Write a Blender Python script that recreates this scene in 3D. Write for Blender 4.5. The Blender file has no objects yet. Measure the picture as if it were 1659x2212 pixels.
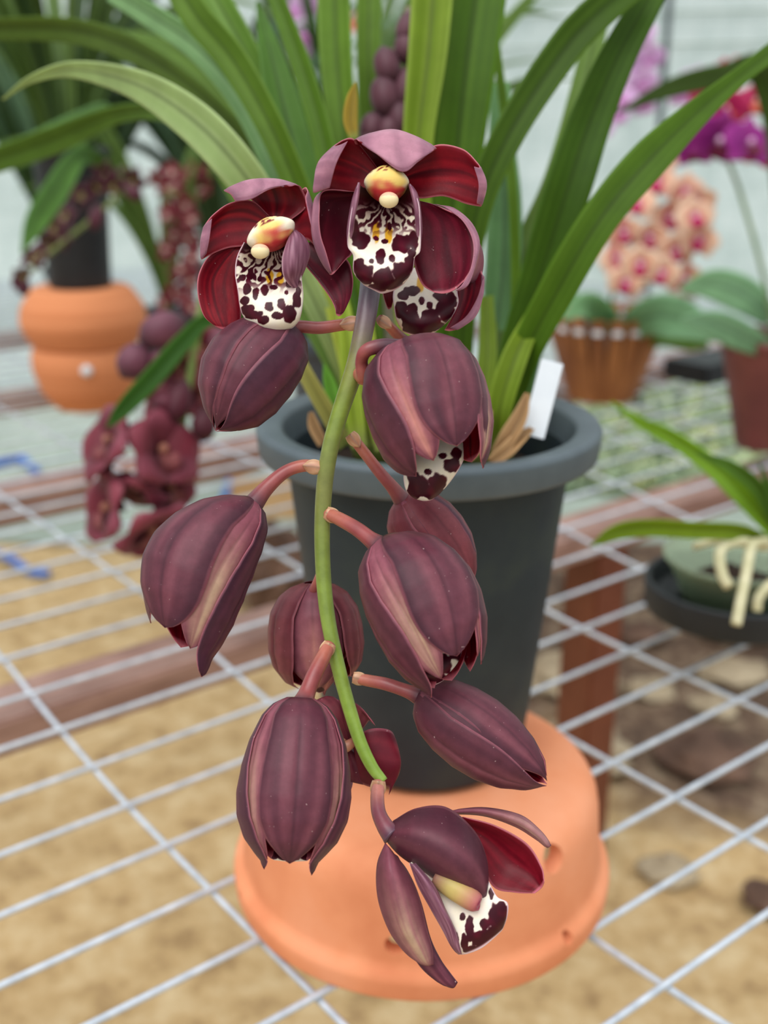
import bpy, bmesh, math, random
import numpy as np
from mathutils import Vector, Matrix, noise
random.seed(7); rng = np.random.RandomState(5)
C = bpy.context.scene.collection
F = 2450.0; CX, CY = 829.5, 1106.0; PITCH = math.radians(19.5); CAMZ = 1.05
BENCH = CAMZ-0.5
sp, cp = math.sin(PITCH), math.cos(PITCH)
RT = np.array([1., 0, 0]); UP = np.array([0, sp, cp]); FW = np.array([0, cp, -sp]); CAM = np.array([0, 0, CAMZ])

def P(px, py, d):                       # world point seen at (px,py) at axial distance d
    return CAM + d*(FW + (px-CX)/F*RT - (py-CY)/F*UP)
def onz(px, py, z):                     # point of the level z seen at (px,py)
    r = FW + (px-CX)/F*RT - (py-CY)/F*UP
    return CAM + r*((z-CAMZ)/r[2])
def atY(px, py, Y):                     # point at the distance Y ahead
    r = FW + (px-CX)/F*RT - (py-CY)/F*UP
    return CAM + r*(Y/r[1])

# ------------------------------------------------------------------ materials
def lin(c): return tuple(((x/255)/12.92 if x/255 <= .04045 else ((x/255+.055)/1.055)**2.4) for x in c)
def L4(c): return (*lin(c), 1)
def newmat(name):
    m = bpy.data.materials.new(name); m.use_nodes = True
    return m, m.node_tree, m.node_tree.nodes['Principled BSDF']
def nz(nt, scale, detail=3, rough=.55, vec=None, stretch=None):
    n = nt.nodes.new('ShaderNodeTexNoise'); n.inputs['Scale'].default_value = scale; n.inputs['Detail'].default_value = detail
    n.inputs['Roughness'].default_value = rough
    if vec is None:
        tc = nt.nodes.new('ShaderNodeTexCoord'); vec = tc.outputs['Object']
    if stretch:
        mp = nt.nodes.new('ShaderNodeMapping'); mp.inputs['Scale'].default_value = stretch; nt.links.new(vec, mp.inputs['Vector']); vec = mp.outputs['Vector']
    nt.links.new(vec, n.inputs['Vector']); return n
def ramp(nt, src, stops):
    r = nt.nodes.new('ShaderNodeValToRGB'); el = r.color_ramp.elements
    while len(el) > 1: el.remove(el[-1])
    el[0].position = stops[0][0]; el[0].color = stops[0][1]
    for p, c in stops[1:]:
        e = el.new(p); e.color = c
    nt.links.new(src, r.inputs['Fac']); return r
def bump(nt, b, src, s, dist=.001):
    n = nt.nodes.new('ShaderNodeBump'); n.inputs['Strength'].default_value = s; n.inputs['Distance'].default_value = dist
    nt.links.new(src, n.inputs['Height']); nt.links.new(n.outputs['Normal'], b.inputs['Normal'])
def mixc(nt, a, b, fac, mode='MIX'):
    m = nt.nodes.new('ShaderNodeMix'); m.data_type = 'RGBA'; m.blend_type = mode
    for s, v in ((m.inputs['Factor'], fac), (m.inputs['A'], a), (m.inputs['B'], b)):
        if hasattr(v, 'node'): nt.links.new(v, s)
        else: s.default_value = v
    return m.outputs['Result']
def m_noise(name, c1, c2, scale=20, rough=.7, b=.2, bs=60, spec=.5, bd=.001, metal=0, c3=None, stretch=None):
    m, nt, bs_ = newmat(name)
    n = nz(nt, scale, 5, .6, stretch=stretch)
    st = [(.3, L4(c1)), (.7, L4(c2))] if c3 is None else [(.28, L4(c1)), (.5, L4(c2)), (.68, L4(c3))]
    r = ramp(nt, n.outputs['Fac'], st)
    nt.links.new(r.outputs['Color'], bs_.inputs['Base Color'])
    bs_.inputs['Roughness'].default_value = rough; bs_.inputs['Specular IOR Level'].default_value = spec; bs_.inputs['Metallic'].default_value = metal
    if b:
        n2 = nz(nt, bs, 4); bump(nt, bs_, n2.outputs['Fac'], b, bd)
    return m
def m_col(name, rough=.42, spec=.5, sheen=0., trans=0., coat=0., var=.14, vscale=180, bmp=.25, stretch=None, speck=0, sss=0):
    """colour comes from the mesh's colour attribute: pigment, with some light and shade painted in"""
    m, nt, b = newmat(name)
    a = nt.nodes.new('ShaderNodeAttribute'); a.attribute_name = 'Col'
    n = nz(nt, vscale, 4, .6, stretch=stretch)
    lo, hi = 1-var, 1+var
    r = ramp(nt, n.outputs['Fac'], [(.3, (lo, lo, lo, 1)), (.7, (min(hi, 1.3),)*3+(1,))])
    col = mixc(nt, a.outputs['Color'], r.outputs['Color'], 1.0, 'MULTIPLY')
    if speck:
        v = nz(nt, 700, 2); r2 = ramp(nt, v.outputs['Fac'], [(.735, (0, 0, 0, 1)), (.78, (.8, .8, .8, 1))])
        col = mixc(nt, col, L4((190, 160, 160)), r2.outputs['Color'])
        nt.nodes[-1]
    nt.links.new(col, b.inputs['Base Color'])
    b.inputs['Roughness'].default_value = rough; b.inputs['Specular IOR Level'].default_value = spec
    b.inputs['Sheen Weight'].default_value = sheen; b.inputs['Coat Weight'].default_value = coat
    if sss:
        b.inputs['Subsurface Weight'].default_value = sss; b.inputs['Subsurface Radius'].default_value = (.004, .0012, .001); b.inputs['Subsurface Scale'].default_value = .6
    bump(nt, b, n.outputs['Fac'], bmp, .0004)
    if trans:
        t = nt.nodes.new('ShaderNodeBsdfTranslucent'); nt.links.new(col, t.inputs['Color'])
        ms = nt.nodes.new('ShaderNodeMixShader'); ms.inputs['Fac'].default_value = trans
        out = nt.nodes['Material Output']
        nt.links.new(b.outputs['BSDF'], ms.inputs[1]); nt.links.new(t.outputs['BSDF'], ms.inputs[2]); nt.links.new(ms.outputs['Shader'], out.inputs['Surface'])
    return m
M = {}
M['petal'] = m_col('petal_skin', .42, .20, 0, 0, 0, .12, 260, .25, speck=1, sss=.03)
M['lip'] = m_col('lip_skin', .38, .25, 0, .05, 0, .04, 300, .15, sss=.1)
M['bgpetal'] = m_col('soft_petal', .5, .4, .1, .3, 0, .1, 60, .1)
M['leaf'] = m_col('leaf_skin', .5, .2, 0, .42, 0, .10, 40, .1)
M['stem'] = m_col('stem_skin', .38, .5, 0, 0, 0, .16, 160, .25, sss=.05)
M['sheath'] = m_noise('dry_sheath', (122, 84, 52), (196, 160, 112), 120, .8, .4, 200, stretch=(1, 1, .15))
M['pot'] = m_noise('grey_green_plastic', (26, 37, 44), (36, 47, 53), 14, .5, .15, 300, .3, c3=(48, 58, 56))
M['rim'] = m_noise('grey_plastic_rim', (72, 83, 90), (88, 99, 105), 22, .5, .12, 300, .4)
M['black'] = m_noise('black_plastic', (20, 24, 28), (34, 38, 42), 18, .5, .1, 200, .4)
M['dark'] = m_noise('dark_slate_plastic', (44, 52, 62), (58, 66, 76), 18, .45, .1, 200, .5)
M['soil'] = m_noise('bark_mix', (18, 13, 10), (62, 46, 34), 90, .95, 1, 120, .2, .01)
M['terra'] = m_noise('terracotta', (205, 122, 82), (226, 146, 104), 9, .75, .12, 240, .3, c3=(232, 158, 120))
M['terra2'] = m_noise('terracotta_banded', (196, 118, 74), (222, 146, 100), 6, .8, .15, 200, .3, stretch=(.3, .3, 16))
M['wire'] = m_noise('galvanised_wire', (176, 186, 198), (214, 222, 232), 60, .42, .1, 300, .5, metal=.35)
M['wood'] = m_noise('brown_painted_timber', (124, 92, 82), (166, 132, 120), 12, .5, .3, 60, .5, stretch=(1, 1, 5))
M['post'] = m_noise('red_brown_steel', (98, 52, 36), (120, 68, 48), 12, .5, .15, 80, .4)
def m_ground():
    m, nt, b = newmat('tan_gravel_ground')
    n = nz(nt, 16, 8, .72); r1 = ramp(nt, n.outputs['Fac'], [(.30, L4((150, 118, 78))), (.48, L4((204, 172, 122))), (.68, L4((228, 204, 160)))])
    r2 = ramp(nt, n.outputs['Fac'], [(.32, L4((58, 44, 36))), (.5, L4((112, 88, 70))), (.68, L4((170, 150, 124)))])
    tc = nt.nodes.new('ShaderNodeTexCoord'); sx = nt.nodes.new('ShaderNodeSeparateXYZ'); nt.links.new(tc.outputs['Object'], sx.inputs['Vector'])
    n3 = nz(nt, 2.2, 4, .6); ma = nt.nodes.new('ShaderNodeMath'); ma.operation = 'MULTIPLY_ADD'; nt.links.new(n3.outputs['Fac'], ma.inputs[0]); ma.inputs[1].default_value = 1.1; ma.inputs[2].default_value = -.55
    ad = nt.nodes.new('ShaderNodeMath'); ad.operation = 'ADD'; nt.links.new(sx.outputs['X'], ad.inputs[0]); nt.links.new(ma.outputs[0], ad.inputs[1])
    ad2 = nt.nodes.new('ShaderNodeMath'); ad2.operation = 'MULTIPLY_ADD'; nt.links.new(sx.outputs['Y'], ad2.inputs[0]); ad2.inputs[1].default_value = .9; nt.links.new(ad.outputs[0], ad2.inputs[2])
    mk = ramp(nt, ad2.outputs[0], [(.0, (0, 0, 0, 1)), (1, (1, 1, 1, 1))]); mr = nt.nodes.new('ShaderNodeMapRange'); nt.links.new(ad2.outputs[0], mr.inputs['Value']); mr.inputs['From Min'].default_value = GM0; mr.inputs['From Max'].default_value = GM0+.25
    c = mixc(nt, r1.outputs['Color'], r2.outputs['Color'], mr.outputs['Result'])
    nt.links.new(c, b.inputs['Base Color']); b.inputs['Roughness'].default_value = .95; bump(nt, b, n.outputs['Fac'], .8, .02); return m
GM0 = 1.15
M['ground'] = m_ground()
M['mat'] = m_noise('pale_concrete', (140, 152, 140), (176, 188, 178), 4, .85, .3, 30, .3)
M['rock'] = m_noise('brown_rock', (62, 44, 36), (128, 100, 84), 9, .9, 1, 30, .3, .02)
M['rockp'] = m_noise('pale_rock', (140, 122, 98), (196, 180, 152), 9, .9, 1, 30, .3, .02)
M['plank'] = m_noise('orange_board', (206, 158, 108), (232, 190, 140), 6, .7, .2, 50, .3)
M['blue'] = m_noise('blue_hose', (52, 102, 190), (74, 124, 206), 14, .5, .1, 100)
M['white'] = m_noise('white_plastic', (205, 212, 220), (226, 232, 238), 20, .45, .05, 100)
M['metal'] = m_noise('bolt_metal', (150, 140, 128), (190, 180, 168), 60, .35, .1, 100, metal=.6)
M['root'] = m_noise('velvety_root', (176, 172, 128), (212, 206, 170), 60, .7, .2, 200)
M['woodpot'] = m_noise('stained_wood', (120, 70, 38), (176, 116, 66), 20, .55, .3, 60, stretch=(1, 1, .2))
M['maroonpot'] = m_noise('maroon_plastic', (92, 44, 44), (120, 62, 58), 14, .45, .1, 80)
M['weed'] = m_noise('weeds', (112, 132, 104), (160, 180, 146), 14, .8, .6, 60, .3, .01, c3=(212, 214, 150))
def m_clear():
    m, nt, b = newmat('clear_plastic'); b.inputs['Base Color'].default_value = L4((190, 205, 180)); b.inputs['Roughness'].default_value = .25
    b.inputs['Transmission Weight'].default_value = .7; b.inputs['IOR'].default_value = 1.1; return m
M['clear'] = m_clear()
def m_cloth():
    m, nt, b = newmat('shade_cloth')
    n = nz(nt, 5, 6, .7); n2 = nz(nt, 60, 3, .6)
    r = ramp(nt, n.outputs['Fac'], [(.25, L4((206, 218, 216))), (.5, L4((230, 238, 237))), (.75, L4((248, 252, 252)))])
    w = nt.nodes.new('ShaderNodeTexBrick'); w.offset = 0; w.inputs['Scale'].default_value = 1; w.inputs['Brick Width'].default_value = .1; w.inputs['Row Height'].default_value = .1
    w.inputs['Mortar Size'].default_value = .006; w.inputs['Mortar Smooth'].default_value = 1
    tc = nt.nodes.new('ShaderNodeTexCoord'); mp = nt.nodes.new('ShaderNodeMapping'); mp.inputs['Rotation'].default_value = (math.pi/2, 0, 0)
    nt.links.new(tc.outputs['Object'], mp.inputs['Vector']); nt.links.new(mp.outputs['Vector'], w.inputs['Vector'])
    w.inputs['Color1'].default_value = w.inputs['Color2'].default_value = (1, 1, 1, 1); w.inputs['Mortar'].default_value = (.8, .83, .83, 1)
    c = mixc(nt, r.outputs['Color'], w.outputs['Color'], .6, 'MULTIPLY')
    nt.links.new(c, b.inputs['Base Color']); b.inputs['Roughness'].default_value = .8
    t = nt.nodes.new('ShaderNodeBsdfTranslucent'); nt.links.new(c, t.inputs['Color'])
    ms = nt.nodes.new('ShaderNodeMixShader'); ms.inputs['Fac'].default_value = .5
    nt.links.new(b.outputs['BSDF'], ms.inputs[1]); nt.links.new(t.outputs['BSDF'], ms.inputs[2]); nt.links.new(ms.outputs['Shader'], nt.nodes['Material Output'].inputs['Surface'])
    return m
M['cloth'] = m_cloth()

# ------------------------------------------------------------------ object helpers
def tag(o, label=None, cat=None, group=None, kind=None):
    if label: o['label'] = label
    if cat: o['category'] = cat
    if group: o['group'] = group
    if kind: o['kind'] = kind
    return o
def empty(name, loc=(0, 0, 0), parent=None):
    o = bpy.data.objects.new(name, None); o.empty_display_size = .02; C.objects.link(o); o.location = Vector(loc)
    if parent:
        o.parent = parent; o.location = Vector(loc)-wpos(parent)
    return o
def wpos(o):
    v = Vector((0, 0, 0))
    while o: v = v+o.location; o = o.parent
    return v
def mkobj(name, V, Fs, mat, parent=None, smooth=True, cols=None):
    """V are world coordinates; the object's origin is put at its parent's"""
    me = bpy.data.meshes.new(name); V = np.asarray(V, float)
    if parent is not None: off = np.array(wpos(parent))
    else: off = V.mean(0)
    me.from_pydata((V-off).tolist(), [], Fs)
    if cols is not None:
        at = me.color_attributes.new('Col', 'FLOAT_COLOR', 'POINT')
        c = np.ones((len(V), 4), np.float32); c[:, :3] = cols; at.data.foreach_set('color', c.ravel())
    me.materials.append(mat)
    if smooth: me.polygons.foreach_set('use_smooth', [True]*len(me.polygons))
    me.update()
    o = bpy.data.objects.new(name, me); C.objects.link(o)
    if parent is not None: o.parent = parent
    else: o.location = Vector(off)
    return o
def cr(pts, n, closed=False):           # Catmull-Rom through points
    p = np.asarray(pts, float)
    if len(p) == 2: return p[0]+(p[1]-p[0])*np.linspace(0, 1, n)[:, None]
    k = len(p); t = np.linspace(0, k-1, n); i = np.minimum(t.astype(int), k-2); f = (t-i)[:, None]
    g = np.vstack([2*p[0]-p[1], p, 2*p[-1]-p[-2]])
    a, b, c, d = g[i], g[i+1], g[i+2], g[i+3]
    return .5*((2*b)+(-a+c)*f+(2*a-5*b+4*c-d)*f**2+(-a+3*b-3*c+d)*f**3)
LIN = lambda c: np.array(lin(c))
def sheet(name, G, th, cf, cb, parent, mat=None, aux=None):
    """G[nu,nv,3] -> a leaf/petal with real thickness. cf/cb(u,v,aux) colour of its two faces (sRGB 0-255)"""
    nu, nv = G.shape[:2]
    du = np.gradient(G, axis=0); dv = np.gradient(G, axis=1)
    N = np.cross(du, dv); ln = np.linalg.norm(N, axis=2, keepdims=True); ln[ln < 1e-12] = 1
    N = N/ln
    # degenerate tip rows take their neighbour's normal
    for r, q in ((0, 1), (nu-1, nu-2)):
        bad = np.linalg.norm(N[r], axis=1) < .5; N[r][bad] = N[q][bad]
    u = np.linspace(0, 1, nu)[:, None]*np.ones((1, nv)); v = np.linspace(-1, 1, nv)[None, :]*np.ones((nu, 1))
    taper = np.clip(np.minimum(1-np.abs(v), .12)/.12, .25, 1)*np.clip(np.minimum(u, 1-u)/.06, .25, 1)
    A = G+N*(th/2*taper)[..., None]; B = G-N*(th/2*taper)[..., None]
    V = np.vstack([A.reshape(-1, 3), B.reshape(-1, 3)])
    Fs = []; n = nu*nv; idx = lambda i, j: i*nv+j
    for i in range(nu-1):
        for j in range(nv-1):
            a, b, c, d = idx(i, j), idx(i, j+1), idx(i+1, j+1), idx(i+1, j)
            Fs.append((a, d, c, b)); Fs.append((n+a, n+b, n+c, n+d))
    loop = [(0, j) for j in range(nv)]+[(i, nv-1) for i in range(1, nu)]+[(nu-1, j) for j in range(nv-2, -1, -1)]+[(i, 0) for i in range(nu-2, 0, -1)]
    for k in range(len(loop)):
        a = idx(*loop[k]); b = idx(*loop[(k+1) % len(loop)]); Fs.append((a, b, n+b, n+a))
    ca = cf(u, v, aux); cb_ = cb(u, v, aux)
    cols = np.vstack([ca.reshape(-1, 3), cb_.reshape(-1, 3)])
    cols = np.clip(cols, 0, 255)/255.; cols = np.where(cols <= .04045, cols/12.92, ((cols+.055)/1.055)**2.4)
    return mkobj(name, V, [tuple(reversed(f)) for f in Fs], mat or M['petal'], parent, True, cols)
def patch(name, rows, D, cf, cb, parent, th=.0009, nu=34, nv=22, mat=None, flip=False, fr=.25):
    """cf colours the face seen at the first rows. rows of control points (px, py, z cm towards the viewer) -> smooth sheet"""
    R_ = np.array(rows, float)
    A = np.stack([cr(r, nv) for r in R_], 0)                 # rows interpolated across
    G2 = np.stack([cr(A[:, j], nu) for j in range(nv)], 1)
    G = np.zeros(G2.shape)
    for i in range(nu):
        for j in range(nv):
            G[i, j] = P(G2[i, j, 0], G2[i, j, 1], D-G2[i, j, 2]/100)
    # order the columns so that the face looking at the viewer at the middle is face A
    if flip: G = G[:, ::-1]; G2 = G2[:, ::-1]
    k = int(nu*fr); j = nv//2; e1 = G[k+1, j]-G[k-1, j]; e2 = G[k, j+1]-G[k, j-1]
    if np.dot(np.cross(e1, e2), CAM-G[k, j]) < 0: cf, cb = cb, cf
    return sheet(name, G, th, cf, cb, parent, mat, G2)
def c3(*c): return np.array(c, float)
def sm(a, b, x): t = np.clip((x-a)/(b-a), 0, 1); return t*t*(3-2*t)
def mx(a, b, t): return a*(1-t[..., None])+b*t[..., None]
def fn(u, v, su, sv, seed=0):
    out = np.zeros(u.shape)
    for i in range(u.shape[0]):
        for j in range(u.shape[1]):
            out[i, j] = noise.noise(Vector((u[i, j]*su+seed, v[i, j]*sv+seed*1.7, seed*.37)))
    return out
OUT = c3(98, 50, 62); OUTD = c3(64, 32, 44); OUTP = c3(122, 70, 80); PALE = c3(170, 138, 116); RIM = c3(190, 122, 132)
INN = c3(108, 3, 22); INL = c3(156, 22, 34); IND = c3(58, 2, 14)
def f_outer(seed=0, base=OUT, dark=OUTD, pink=OUTP):
    def f(u, v, g):
        s = fn(u, v, 1.3, 3.2, seed); s2 = fn(u, v, 1.2, 22, seed+9)
        c = mx(base*np.ones(u.shape+(1,)), dark, np.clip(.12-s*.6+s2*.12+.75*np.abs(v)**2.5, 0, 1))
        c = mx(c, pink, np.clip(s*.9+.1+s2*.2, 0, .8)*sm(.05, .4, u)*(1-sm(.5, .95, np.abs(v))))
        c = mx(c, dark, sm(.82, 1., u)*.5)
        c = mx(c, dark*.8, np.exp(-(v/.035)**2)*.35*sm(0, .3, u))
        c = mx(c, c3(168, 100, 112), sm(.965, .995, np.abs(v))*.7)
        return c
    return f
def f_pale(seed=0, w=.55, c0=PALE):
    def f(u, v, g):
        s = fn(u, v, 2, 9, seed)
        c = f_outer(seed, c3(134, 74, 88), c3(92, 46, 58), c3(158, 98, 104))(u, v, g)
        k = np.exp(-(v/w)**2)*sm(.15, .7, u)*(1-sm(.9, 1, u)*.5)
        return mx(c, c0, np.clip(k*(.8+s*.8), 0, 1))
    return f
def f_inner(seed=0, lo=INN, hi=INL, dk=IND):
    def f(u, v, g):
        s = fn(u, v, 2.2, 5, seed)+.12*fn(u, v, 3, 26, seed+2)
        c = mx(lo*np.ones(u.shape+(1,)), hi, np.clip(s*1.1+.12, 0, .7)*np.exp(-(v/.75)**4))
        c = mx(c, dk, np.exp(-(v/.05)**2)*.75)
        c = mx(c, dk, np.clip(-s*.7, 0, .5))
        c = mx(c, c3(196, 110, 122), sm(.95, .99, np.maximum(np.abs(v), u)))
        return c
    return f
def tube(name, pts, rad, mat, parent, ns=14, n=None, cols=None, cap=True):
    """pts world; rad list"""
    p = np.asarray(pts, float); n = n or max(8, len(p)*6)
    q = cr(np.c_[p, rad], n); c = q[:, :3]; r = np.abs(q[:, 3])
    T = np.gradient(c, axis=0); T /= np.linalg.norm(T, axis=1)[:, None]
    up = np.array([0, 0, 1.]) if abs(T[0, 2]) < .9 else np.array([1., 0, 0])
    a = np.cross(T[0], up); a /= np.linalg.norm(a); V = []
    for i in range(n):
        a = a-T[i]*np.dot(a, T[i]); a /= np.linalg.norm(a); b = np.cross(T[i], a)
        for k in range(ns):
            t = 2*math.pi*k/ns; V.append(c[i]+r[i]*(a*math.cos(t)+b*math.sin(t)))
    Fs = [(i*ns+k, i*ns+(k+1) % ns, (i+1)*ns+(k+1) % ns, (i+1)*ns+k) for i in range(n-1) for k in range(ns)]
    if cap: Fs += [tuple(range(ns-1, -1, -1)), tuple((n-1)*ns+k for k in range(ns))]
    cc = None
    if cols is not None:
        g = cr(np.array(cols, float), n); cc = np.repeat(g, ns, 0); cc = np.clip(cc, 0, 255)/255; cc = np.where(cc <= .04045, cc/12.92, ((cc+.055)/1.055)**2.4)
    return mkobj(name, V, Fs, mat, parent, True, cc)
def lathe(name, prof, ctr, mat, parent, ns=72, rib=None):
    """prof (r,z) closed or open; ctr (x,y)"""
    V = []; Fs = []; k = len(prof)
    for i, (r, z) in enumerate(prof):
        for s in range(ns):
            t = 2*math.pi*s/ns; rr = r*(1+(rib(t) if rib else 0)); V.append((ctr[0]+rr*math.cos(t), ctr[1]+rr*math.sin(t), z))
    for i in range(k-1):
        for s in range(ns): Fs.append((i*ns+s, i*ns+(s+1) % ns, (i+1)*ns+(s+1) % ns, (i+1)*ns+s))
    return mkobj(name, V, Fs, mat, parent, True)
def rnd(prof, k=4):                      # round a lathe profile's corners
    p = np.array(prof, float); out = [p[0]]
    for i in range(1, len(p)-1):
        a, b, c = p[i-1], p[i], p[i+1]; la, lc = np.linalg.norm(a-b), np.linalg.norm(c-b); d = min(la, lc)*.4; d = min(d, prof_r)
        s = b+(a-b)/max(la, 1e-9)*d; e = b+(c-b)/max(lc, 1e-9)*d
        for t in np.linspace(0, 1, k): out.append((1-t)**2*s+2*t*(1-t)*b+t*t*e)
    out.append(p[-1]); return [tuple(x) for x in out]
prof_r = .004
def box(name, c, ax, ay, az, mat, parent, bev=.002):
    """oriented box: centre, three half vectors"""
    bm = bmesh.new(); bmesh.ops.create_cube(bm, size=2)
    hx, hy, hz = [np.linalg.norm(a) for a in (ax, ay, az)]
    for v in bm.verts: v.co = Vector((v.co.x*hx, v.co.y*hy, v.co.z*hz))
    bmesh.ops.bevel(bm, geom=bm.edges[:], offset=min(bev, hx*.6, hy*.6, hz*.6), segments=2, affect='EDGES')
    X, Y, Z = [np.array(a)/np.linalg.norm(a) for a in (ax, ay, az)]
    V = [np.array(c)+v.co.x*X+v.co.y*Y+v.co.z*Z for v in bm.verts]; Fs = [[v.index for v in f.verts] for f in bm.faces]; bm.free()
    o = mkobj(name, V, Fs, mat, parent, False); return o
def blob(name, c, r, mat, parent=None, seed=0, amp=.25, sub=3, cols=None, fr=1.6):
    bm = bmesh.new(); bmesh.ops.create_icosphere(bm, subdivisions=sub, radius=1); V = []
    for v in bm.verts:
        d = v.co.normalized(); k = 1+amp*noise.noise(d*fr+Vector((seed*3.1, seed, 0)))
        V.append((c[0]+d.x*r[0]*k, c[1]+d.y*r[1]*k, c[2]+d.z*r[2]*k))
    Fs = [[v.index for v in f.verts] for f in bm.faces]; bm.free()
    return mkobj(name, V, Fs, mat, parent, True, cols)
def ellipsoid(name, c, X, Y, Z, mat, parent, colf, n=22):
    V = []; Fs = []; cols = []
    for i in range(n+1):
        for j in range(2*n):
            a = math.pi*i/n; b = math.pi*j/n; d = np.array([math.sin(a)*math.cos(b), math.sin(a)*math.sin(b), math.cos(a)])
            V.append(np.array(c)+d[0]*X+d[1]*Y+d[2]*Z); cols.append(colf(d))
    m = 2*n
    for i in range(n):
        for j in range(m): Fs.append((i*m+j, (i+1)*m+j, (i+1)*m+(j+1) % m, i*m+(j+1) % m))
    cc = np.array(cols)/255.; cc = np.where(cc <= .04045, cc/12.92, ((cc+.055)/1.055)**2.4)
    return mkobj(name, V, Fs, mat, parent, True, cc)

# ------------------------------------------------------------------ camera, world, light
cam = bpy.data.cameras.new('camera'); co = bpy.data.objects.new('camera', cam); C.objects.link(co)
cam.sensor_fit = 'HORIZONTAL'; cam.sensor_width = 36; cam.lens = 36*F/1659; cam.clip_start = .01
co.location = CAM; co.rotation_euler = (math.pi/2-PITCH, 0, 0)
cam.dof.use_dof = True; cam.dof.focus_distance = .435; cam.dof.aperture_fstop = 8.5
bpy.context.scene.camera = co
w = bpy.data.worlds.new('greenhouse_daylight'); bpy.context.scene.world = w; w.use_nodes = True; nt = w.node_tree
bg = nt.nodes['Background']; tc = nt.nodes.new('ShaderNodeTexCoord'); sx = nt.nodes.new('ShaderNodeSeparateXYZ'); nt.links.new(tc.outputs['Generated'], sx.inputs['Vector'])
r = ramp(nt, sx.outputs['Z'], [(0, (.40, .42, .40, 1)), (.25, (.62, .66, .66, 1)), (1, (1.0, 1.02, 1.05, 1))]); nt.links.new(r.outputs['Color'], bg.inputs['Color']); bg.inputs['Strength'].default_value = 1.05
sun = bpy.data.lights.new('sun_through_shade_cloth', 'SUN'); sun.energy = 1.5; sun.angle = math.radians(45); sun.color = (1, .98, .95)
so = bpy.data.objects.new('sun_through_shade_cloth', sun); C.objects.link(so); so.rotation_euler = (math.radians(28), math.radians(-14), 0); so.location = (0, 0, 4)
vs = bpy.context.scene.view_settings; vs.view_transform = 'Standard'; vs.look = 'None'; vs.gamma = 1; vs.exposure = .38; vs.use_curve_mapping = False

# ------------------------------------------------------------------ the bench
TH = .666; U = np.array([math.cos(TH), math.sin(TH), 0]); Vv = np.array([-math.sin(TH), math.cos(TH), 0])
O0 = np.array([-.348, .938, 0]); SA, SB = .0625, .170
def sag(a):
    if a < 4.6:
        x = min((4.6-a)/4.6, 1.25); return .0245*x**1.8 if x < 1 else .0245*(1+.15*math.sin((x-1)/.25*math.pi/2))
    return .0045*max(0, a-9.4)
def wpt(a, b, dz=0):
    p = O0+b*SB*U-a*SA*Vv; p = p.copy(); p[2] = BENCH+sag(a)+dz; return p
ZB = BENCH+.0245*1.15
bench = empty('plant_bench', (0, 1.3, 0)); tag(bench, 'bench of galvanised wire mesh on brown rails and posts, carrying the pots', 'bench')
wm = empty('wire_mesh', (0, 1.3, BENCH), bench)
for a in range(-38, 14):
    pts = [wpt(a, b) for b in np.linspace(-7, 13, 9)]; tube('wire', pts, [.0024]*9, M['wire'], wm, ns=8, n=18)
for b in range(-7, 14):
    aa = np.r_[np.arange(-38, 0, 6), np.arange(0, 13.6, 1)]; pts = [wpt(a, b, -.0042) for a in aa]; tube('wire', pts, [.0024]*len(aa), M['wire'], wm, ns=8, n=60)
def rail(px, y0, y1, h=.035, dz=0.):
    """timber running along the cross wires; y0..y1 are where its top face is seen at column px"""
    p0, p1 = onz(px, y0, ZB-.008-dz), onz(px, y1, ZB-.008-dz)
    s0, s1 = np.dot(p0-O0, Vv), np.dot(p1-O0, Vv); m = (s0+s1)/2; hw = abs(s0-s1)/2
    c = O0+Vv*m+U*.45; c[2] = ZB-.008-dz-h/2
    box('rail', c, U*1.9, Vv*hw, np.array([0, 0, h/2]), M['wood'], bench, .003); return m, hw
m1, h1 = rail(0, 1478, 1562, dz=.017)
m2, h2 = rail(0, 1036, 1086)
rail(0, 843, 858); rail(0, 716, 728)
POSTS = []
def post(px, py, m, hw=.029):
    q = onz(px, py, ZB); s = np.dot(q-O0, U); c = O0+U*s+Vv*m; z1 = ZB-.060
    POSTS.append(c)
    box('post', (c[0], c[1], z1/2), U*hw, Vv*hw, np.array([0, 0, z1/2]), M['post'], bench, .003)
post(1510, 1150, m1); post(-420, 1650, m1)

# ------------------------------------------------------------------ ground and walls
def plane(name, x0, x1, y0, y1, z, mat, nx=2, ny=2, amp=0, sc=3):
    V = []; Fs = []
    for j in range(ny+1):
        for i in range(nx+1):
            x = x0+(x1-x0)*i/nx; y = y0+(y1-y0)*j/ny; V.append((x, y, z+amp*noise.fractal(Vector((x*sc, y*sc, 0)), 1, 2, 4)))
    for j in range(ny):
        for i in range(nx): a = j*(nx+1)+i; Fs.append((a, a+1, a+nx+2, a+nx+1))
    o = mkobj(name, V, Fs, mat, None); o['kind'] = 'structure'; return o
plane('floor', -5, 5, -1.5, 2.72, 0, M['ground'], 90, 60, .02, 5)
plane('floor_concrete', -5, 5, 2.70, 4.6, .012, M['mat'])
WY = 4.3
def wallq(name, q):
    n = len(q); V = np.array(q+[(x+dx, y+dy, z) for (x, y, z) in q for dx, dy in [(0, .02)]], float)
    o = mkobj(name, V, [(0, 1, 2, 3), (7, 6, 5, 4), (0, 4, 5, 1), (1, 5, 6, 2), (2, 6, 7, 3), (3, 7, 4, 0)], M['cloth'], None, False); o['kind'] = 'structure'
wallq('wall_back', [(-5, WY, 0), (5, WY, 0), (5, WY, 3.2), (-5, WY, 3.2)])
for k, y in enumerate((8, 78)):
    p = atY(1430, y, WY-.02); o = tube('trim_%d' % (k+1), [(-3.5, WY-.012, p[2]-.15), (0, WY-.012, p[2]-.05), (4, WY-.012, p[2]+.03)], [.004]*3, M['mat'], None, 6); o['kind'] = 'structure'
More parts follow.
